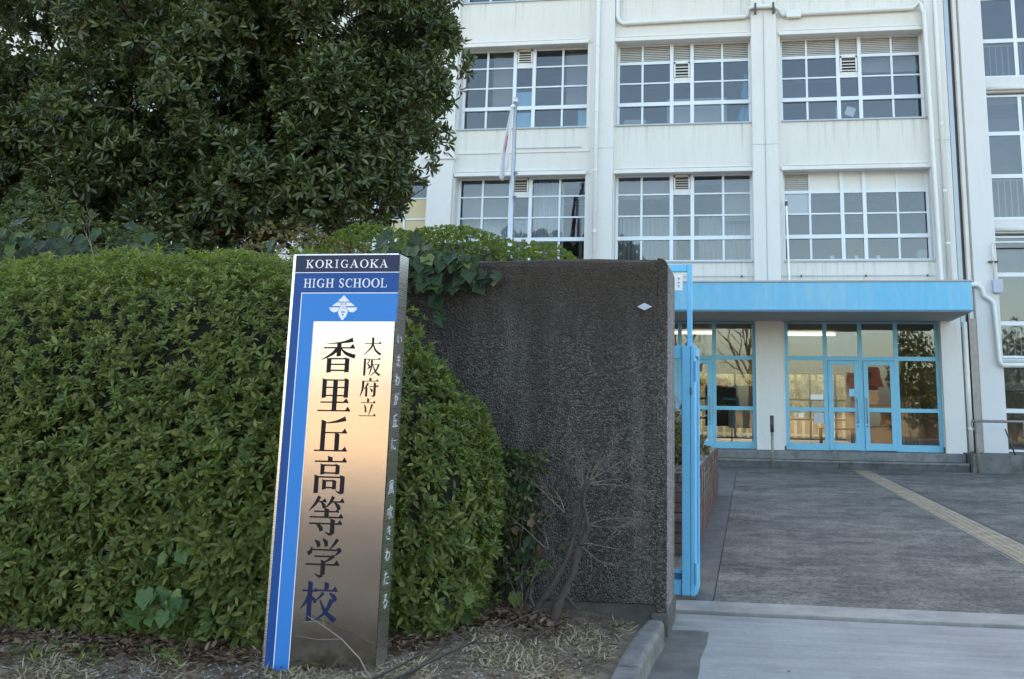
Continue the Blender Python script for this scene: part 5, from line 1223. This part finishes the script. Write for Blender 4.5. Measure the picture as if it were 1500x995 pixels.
# ---- dry twig leaning on the sign, fallen branch, dry weeds, leaf litter
def fallen():
    mb = MB(); mb.tube([(-1.60, 4.20, .09), (-1.68, 4.25, .17), (-1.79, 4.30, .235), (-1.885, 4.33, .275), (-1.98, 4.345, .315)], [.0034, .0031, .0027, .0023, .0012], 6)
    mb.tube([(-1.79, 4.30, .235), (-1.90, 4.31, .225), (-2.02, 4.32, .235)], [.0016, .0012, .0007], 5); mb.tube([(-1.885, 4.33, .275), (-1.90, 4.33, .31)], [.002, .001], 4); mb.tube([(-1.93, 4.335, .295), (-1.99, 4.33, .29)], [.002, .001], 4)
    mb.build('dry_twig', simple('pale_dry_twig', (.27, .22, .18), .8), smooth=True, label='thin pale twig slanting across the foot of the steel signboard', cat='twig')
    rr = random.Random(4); mb = MB()
    for p, d, L in (((-1.63, 3.98, .10), (.6, .45, .32), .34), ((-1.58, 3.97, .10), (.85, .6, .22), .5), ((-1.45, 4.05, .12), (.5, .7, .3), .35)):
        limb(mb, p, d, L, .009, 2, .12, (1, 2), .6, .0, .0012, rr, .4)
    mb.build('fallen_branch', M_BARK, smooth=True, label='dark bare branch lying on the dry grass right of the signboard', cat='branch')
fallen()
def litter():
    n = 90; P = np.stack([rng.uniform(-.2, 4.5, n), rng.uniform(4.3, 17, n) ** 1., np.full(n, .004)], 1); P[:25, 0] = -.36 + rng.normal(0, .08, 25); P[:25, 1] = rng.uniform(6.9, 10, 25)
    L = rng.uniform(.012, .035, n); leaves('paving_litter', 'blade', P, frames(np.stack([rng.normal(0, 1, n), rng.normal(0, 1, n), np.abs(rng.normal(0, .15, n))], 1), np.stack([rng.normal(0, .2, n), rng.normal(0, .2, n), np.ones(n)], 1)), L, L * .8, M_LITTER, None, 0)
    def drop(n, fx, fy, size, m, name, lift=.012, kind='blade'):
        x, y = fx(n), fy(n); P = np.stack([x, y, np.array([bedz(a, b) for a, b in zip(x, y)]) + rng.random(n) * lift], 1)
        ax = np.stack([rng.normal(0, 1, n), rng.normal(0, 1, n), rng.normal(0, .22, n)], 1); nr = np.stack([rng.normal(0, .35, n), rng.normal(0, .35, n), np.ones(n)], 1)
        L = size * rng.uniform(.5, 1.3, n); leaves(name, kind, P, frames(ax, nr), L, L * rng.uniform(.6, 1.0, n), m, None, 0)
    # brown leaves drift along the hedge foot and lie thinly elsewhere
    def fy1(n): return 0
    n = 7500; x = rng.uniform(-5.5, -1.0, n); base = np.array([4.50 + .12 * smooth(-4.2, -2.4, a) + .85 * (1 - math.sqrt(1 - max(0., min(.995, (a + 2.65) / 1.30)) ** 2.3)) for a in x]); y = base - np.abs(rng.normal(0, .17, n)) + .12
    y = np.minimum(y, 5.68); drop(n, lambda k: x, lambda k: y, .045, M_LITTER, 'fallen_leaves', .03)
    drop(11000, lambda k: rng.uniform(-3.8, -.68, k), lambda k: rng.uniform(3.5, 5.68, k), .022, M_LITTER, 'leaf_litter', .012)
    # straw-like dead grass
    n = 60000; x = rng.uniform(-4.0, -.66, n); y = rng.uniform(3.4, 5.66, n)
    clump = np.sin(x * 5.1 + 1.) * np.sin(y * 4.3) + .6 * np.sin(x * 11 + y * 7) + .35 * rng.normal(0, 1, n) + .12 * (x > -2.3); kp = clump > .46; x, y = x[kp], y[kp]; n = len(x)
    P = np.stack([x, y, np.array([bedz(a, b) for a, b in zip(x, y)]) - .002], 1); ax = np.stack([rng.normal(0, .9, n), rng.normal(0, .9, n), np.abs(rng.normal(.18, .28, n))], 1)
    L = rng.uniform(.015, .07, n); leaves('dry_grass', 'blade', P, frames(ax, rng.normal(0, 1, (n, 3))), L, np.full(n, .0021), M_STRAW, None, 0)
    # pale gravel
    n = 1500; mb = MB()
    for i in range(n):
        a, b = rng.uniform(-3.0, -.75), rng.uniform(3.5, 4.6) if i % 4 else rng.uniform(3.6, 5.5); s = rng.uniform(.003, .0085); z = bedz(a, b) + s * .4; q = [(a + s * rng.uniform(.7, 1.3) * dx, b + s * rng.uniform(.7, 1.3) * dy, z + s * .8 * dz) for dx, dy, dz in ((1, 0, 0), (0, 1, 0), (-1, 0, 0), (0, -1, 0), (0, 0, 1), (0, 0, -1))]
        mb.add(q, [(0, 1, 4), (1, 2, 4), (2, 3, 4), (3, 0, 4), (1, 0, 5), (2, 1, 5), (3, 2, 5), (0, 3, 5)])
    mb.build('gravel', concrete('gravel_stone', (.34, .33, .31), .4, 30, 100, .2), kind='stuff')
    # small green weeds
    n = 22; P = np.stack([rng.uniform(-3.4, -2.5, n), rng.uniform(4.15, 4.45, n), np.full(n, .1)], 1); O, F, L, W = rosettes(P, np.tile([[0, -.2, 1.]], (n, 1)), 7, 1.0, .04); leaves('weeds', 'blade', O, F, L, W * .6, M_HEDGE2, None, 0)
litter()

# ================================================================== BEYOND: courtyard behind the foyer, street behind the camera
sheet('courtyard_ground', simple('sunlit_courtyard', (.36, .32, .25), .9), [(-40, 34.25), (40, 34.25), (40, 70), (-40, 70)], .0)
cw = empty('courtyard_building', (6, 46, 0), 'cream wing beyond the courtyard glimpsed through the foyer glass', 'building')
MB().box(-14, 14, 52, 60, 0, 7).build('wall', simple('ochre_render', (.5, .43, .30), .8), cw)
for x in np.arange(-12, 12, 3.0): MB().box(x, x + 1.8, 51.95, 51.995, 1.0, 2.6).build('window', M_ROOMDARK, cw)
MB().box(7.5, 14, 36, 51.9, 0, 6).build('wall', simple('ochre_render_wing', (.42, .35, .24), .8), cw)
cf = empty('courtyard_fence', (0, 38, 0), 'white picket fence in the sunlit courtyard behind the foyer', 'fence')
for x in np.arange(-6, 7, .3): MB().box(x - .05, x + .05, 38, 38.04, 0, 1.25).build('picket', M_PANELW, cf)
MB().box(-6, 7, 38.045, 38.08, .35, .45).box(-6, 7, 38.045, 38.08, .95, 1.05).build('fence_rail', M_PANELW, cf)
for cx, cy, lb in ((-3.5, 41, 'sunlit yellowing tree in the courtyard behind the notice board'), (1.2, 42, 'sunlit yellowing tree in the courtyard seen through the entrance doors'), (5.5, 41, 'sunlit yellowing tree in the courtyard seen at the right of the foyer')):
    t = empty('courtyard_tree', (cx, cy, 0), lb, 'tree', 'yellowing trees in the courtyard')
    n = 900; u = unit(rng.normal(0, 1, (n, 3))); P = np.array([cx, cy, 2.9]) + u * np.array([2.2, 1.5, 1.9]) * rng.uniform(.5, 1, (n, 1)); O, F, L, W = rosettes(P, u + rng.normal(0, .4, u.shape), 6, 1., .16); leaves('crown', 'blade', O, F, L, W, M_AUTUMN, t, 0)
    MB().tube([(cx, cy, 0), (cx + .1, cy, 1.4), (cx, cy, 3)], [.12, .1, .06], 8).build('trunk', M_BARK, t)

def house(x0, x1, y0, y1, h, wall, roof, label, rh=1.8):
    """plain two storey house across the street (it shows only as a reflection)"""
    r = empty('house', ((x0 + x1) / 2, (y0 + y1) / 2, 0), label, 'house', 'houses across the street')
    MB().box(x0, x1, y0, y1, -.05, h).build('wall', wall, r)
    ym = (y0 + y1) / 2; e = .5
    MB().add([(x0 - e, y0 - e, h), (x1 + e, y0 - e, h), (x1 + e, y1 + e, h), (x0 - e, y1 + e, h), (x0 - e, ym, h + rh), (x1 + e, ym, h + rh)], [(0, 1, 2, 3), (0, 1, 5, 4), (2, 3, 4, 5), (3, 0, 4), (1, 2, 5)]).build('roof', roof, r, fix=True)
    for z in (1.0, 3.9):
        x = x0 + 1
        while x + 1.6 < x1:
            f = MB().box(x - .06, x + 1.46, y1 + .002, y1 + .05, z - .06, z + 1.26).build('window', M_FRAME, r); piece('pane', M_DARK, f, x, x + 1.4, y1 + .05, y1 + .06, z, z + 1.2); x += 2.7
    MB().box(x0 + .1, x0 + 1.0, y1 + .002, y1 + .06, 0, 2.1).build('door', M_BOARD, r)
W1 = simple('ochre_house_wall', (.50, .31, .19), .8); W2 = simple('tan_house_wall', (.30, .235, .17), .8); W3 = simple('cream_house_wall', (.46, .40, .30), .8)
R1 = simple('red_roof_tile', (.11, .035, .03), .7); R2 = simple('brown_roof_tile', (.16, .10, .07), .7)
house(-34, -15, -46, -34, 2.4, W1, R2, 'low ochre house across the street reflected in the steel signboard', .5)
house(-10.5, -2, -30, -22, 2.6, W3, R2, 'cream house across the street reflected in the foyer glass', .8)
house(8.1, 11.4, -46, -40, 2.5, W2, R1, 'tan house with red roof reflected in the right entrance door', 1.8)
house(13, 22, -43, -36, 3.2, W1, R2, 'ochre house across the street reflected at the far right', .9)
fw = empty('street_wall', (0, -14, 0), 'low tan block wall along the far side of the street', 'wall')
MB().box(-40, 40, -14.2, -14, -.05, 1.1).build('blockwork', W2, fw)
MB().box(-40, 40, -14.25, -13.95, 1.1, 1.18).build('coping', M_KERB, fw)
def bare_tree(x, y, h, seed, label):
    t = empty('bare_tree', (x, y, 0), label, 'tree', 'bare street trees'); rr = random.Random(seed); mb = MB(); mb.tube([(x, y, -.05), (x + .05, y, h * .3), (x, y + .1, h * .55)], [.2, .16, .11], 9); mb.build('trunk', M_BARK, t, smooth=True)
    mb = MB()
    for k in range(9):
        z = h * rr.uniform(.28, .56); a = rr.uniform(0, 2 * PI); limb(mb, (x, y, z), (math.cos(a) * .8, math.sin(a) * .8, .9), h * .36, .07, 3, .22, (2, 3), .68, .12, .004, rr)
    mb.build('limbs', M_BARK, t)['kind'] = 'stuff'
bare_tree(-4.2, -6.5, 8.5, 1, 'bare street tree reflected in the windows above the dark wall')
bare_tree(.2, -10, 8, 2, 'bare street tree reflected in the transoms left of the pillar')
def far_tree(x, y, seed, label):
    t = empty('street_tree', (x, y, 0), label, 'tree', 'dark street trees'); n = 1500; u = unit(rng.normal(0, 1, (n, 3))); P = np.array([x, y, 3.6]) + u * np.array([1.7, 1.6, 3.0]) * rng.uniform(.5, 1, (n, 1)); O, F, L, W = rosettes(P, u + rng.normal(0, .4, u.shape), 6, 1., .16); leaves('crown', 'blade', O, F, L, W, M_TREE, t, 0)
    MB().tube([(x, y, -.05), (x, y, 4.2)], [.22, .1], 8).build('trunk', M_BARK, t)
far_tree(10.0, -12, 3, 'dark evergreen tree reflected in the rightmost entrance glass')
far_tree(16.0, -13, 4, 'dark evergreen tree reflected in the stair tower windows')
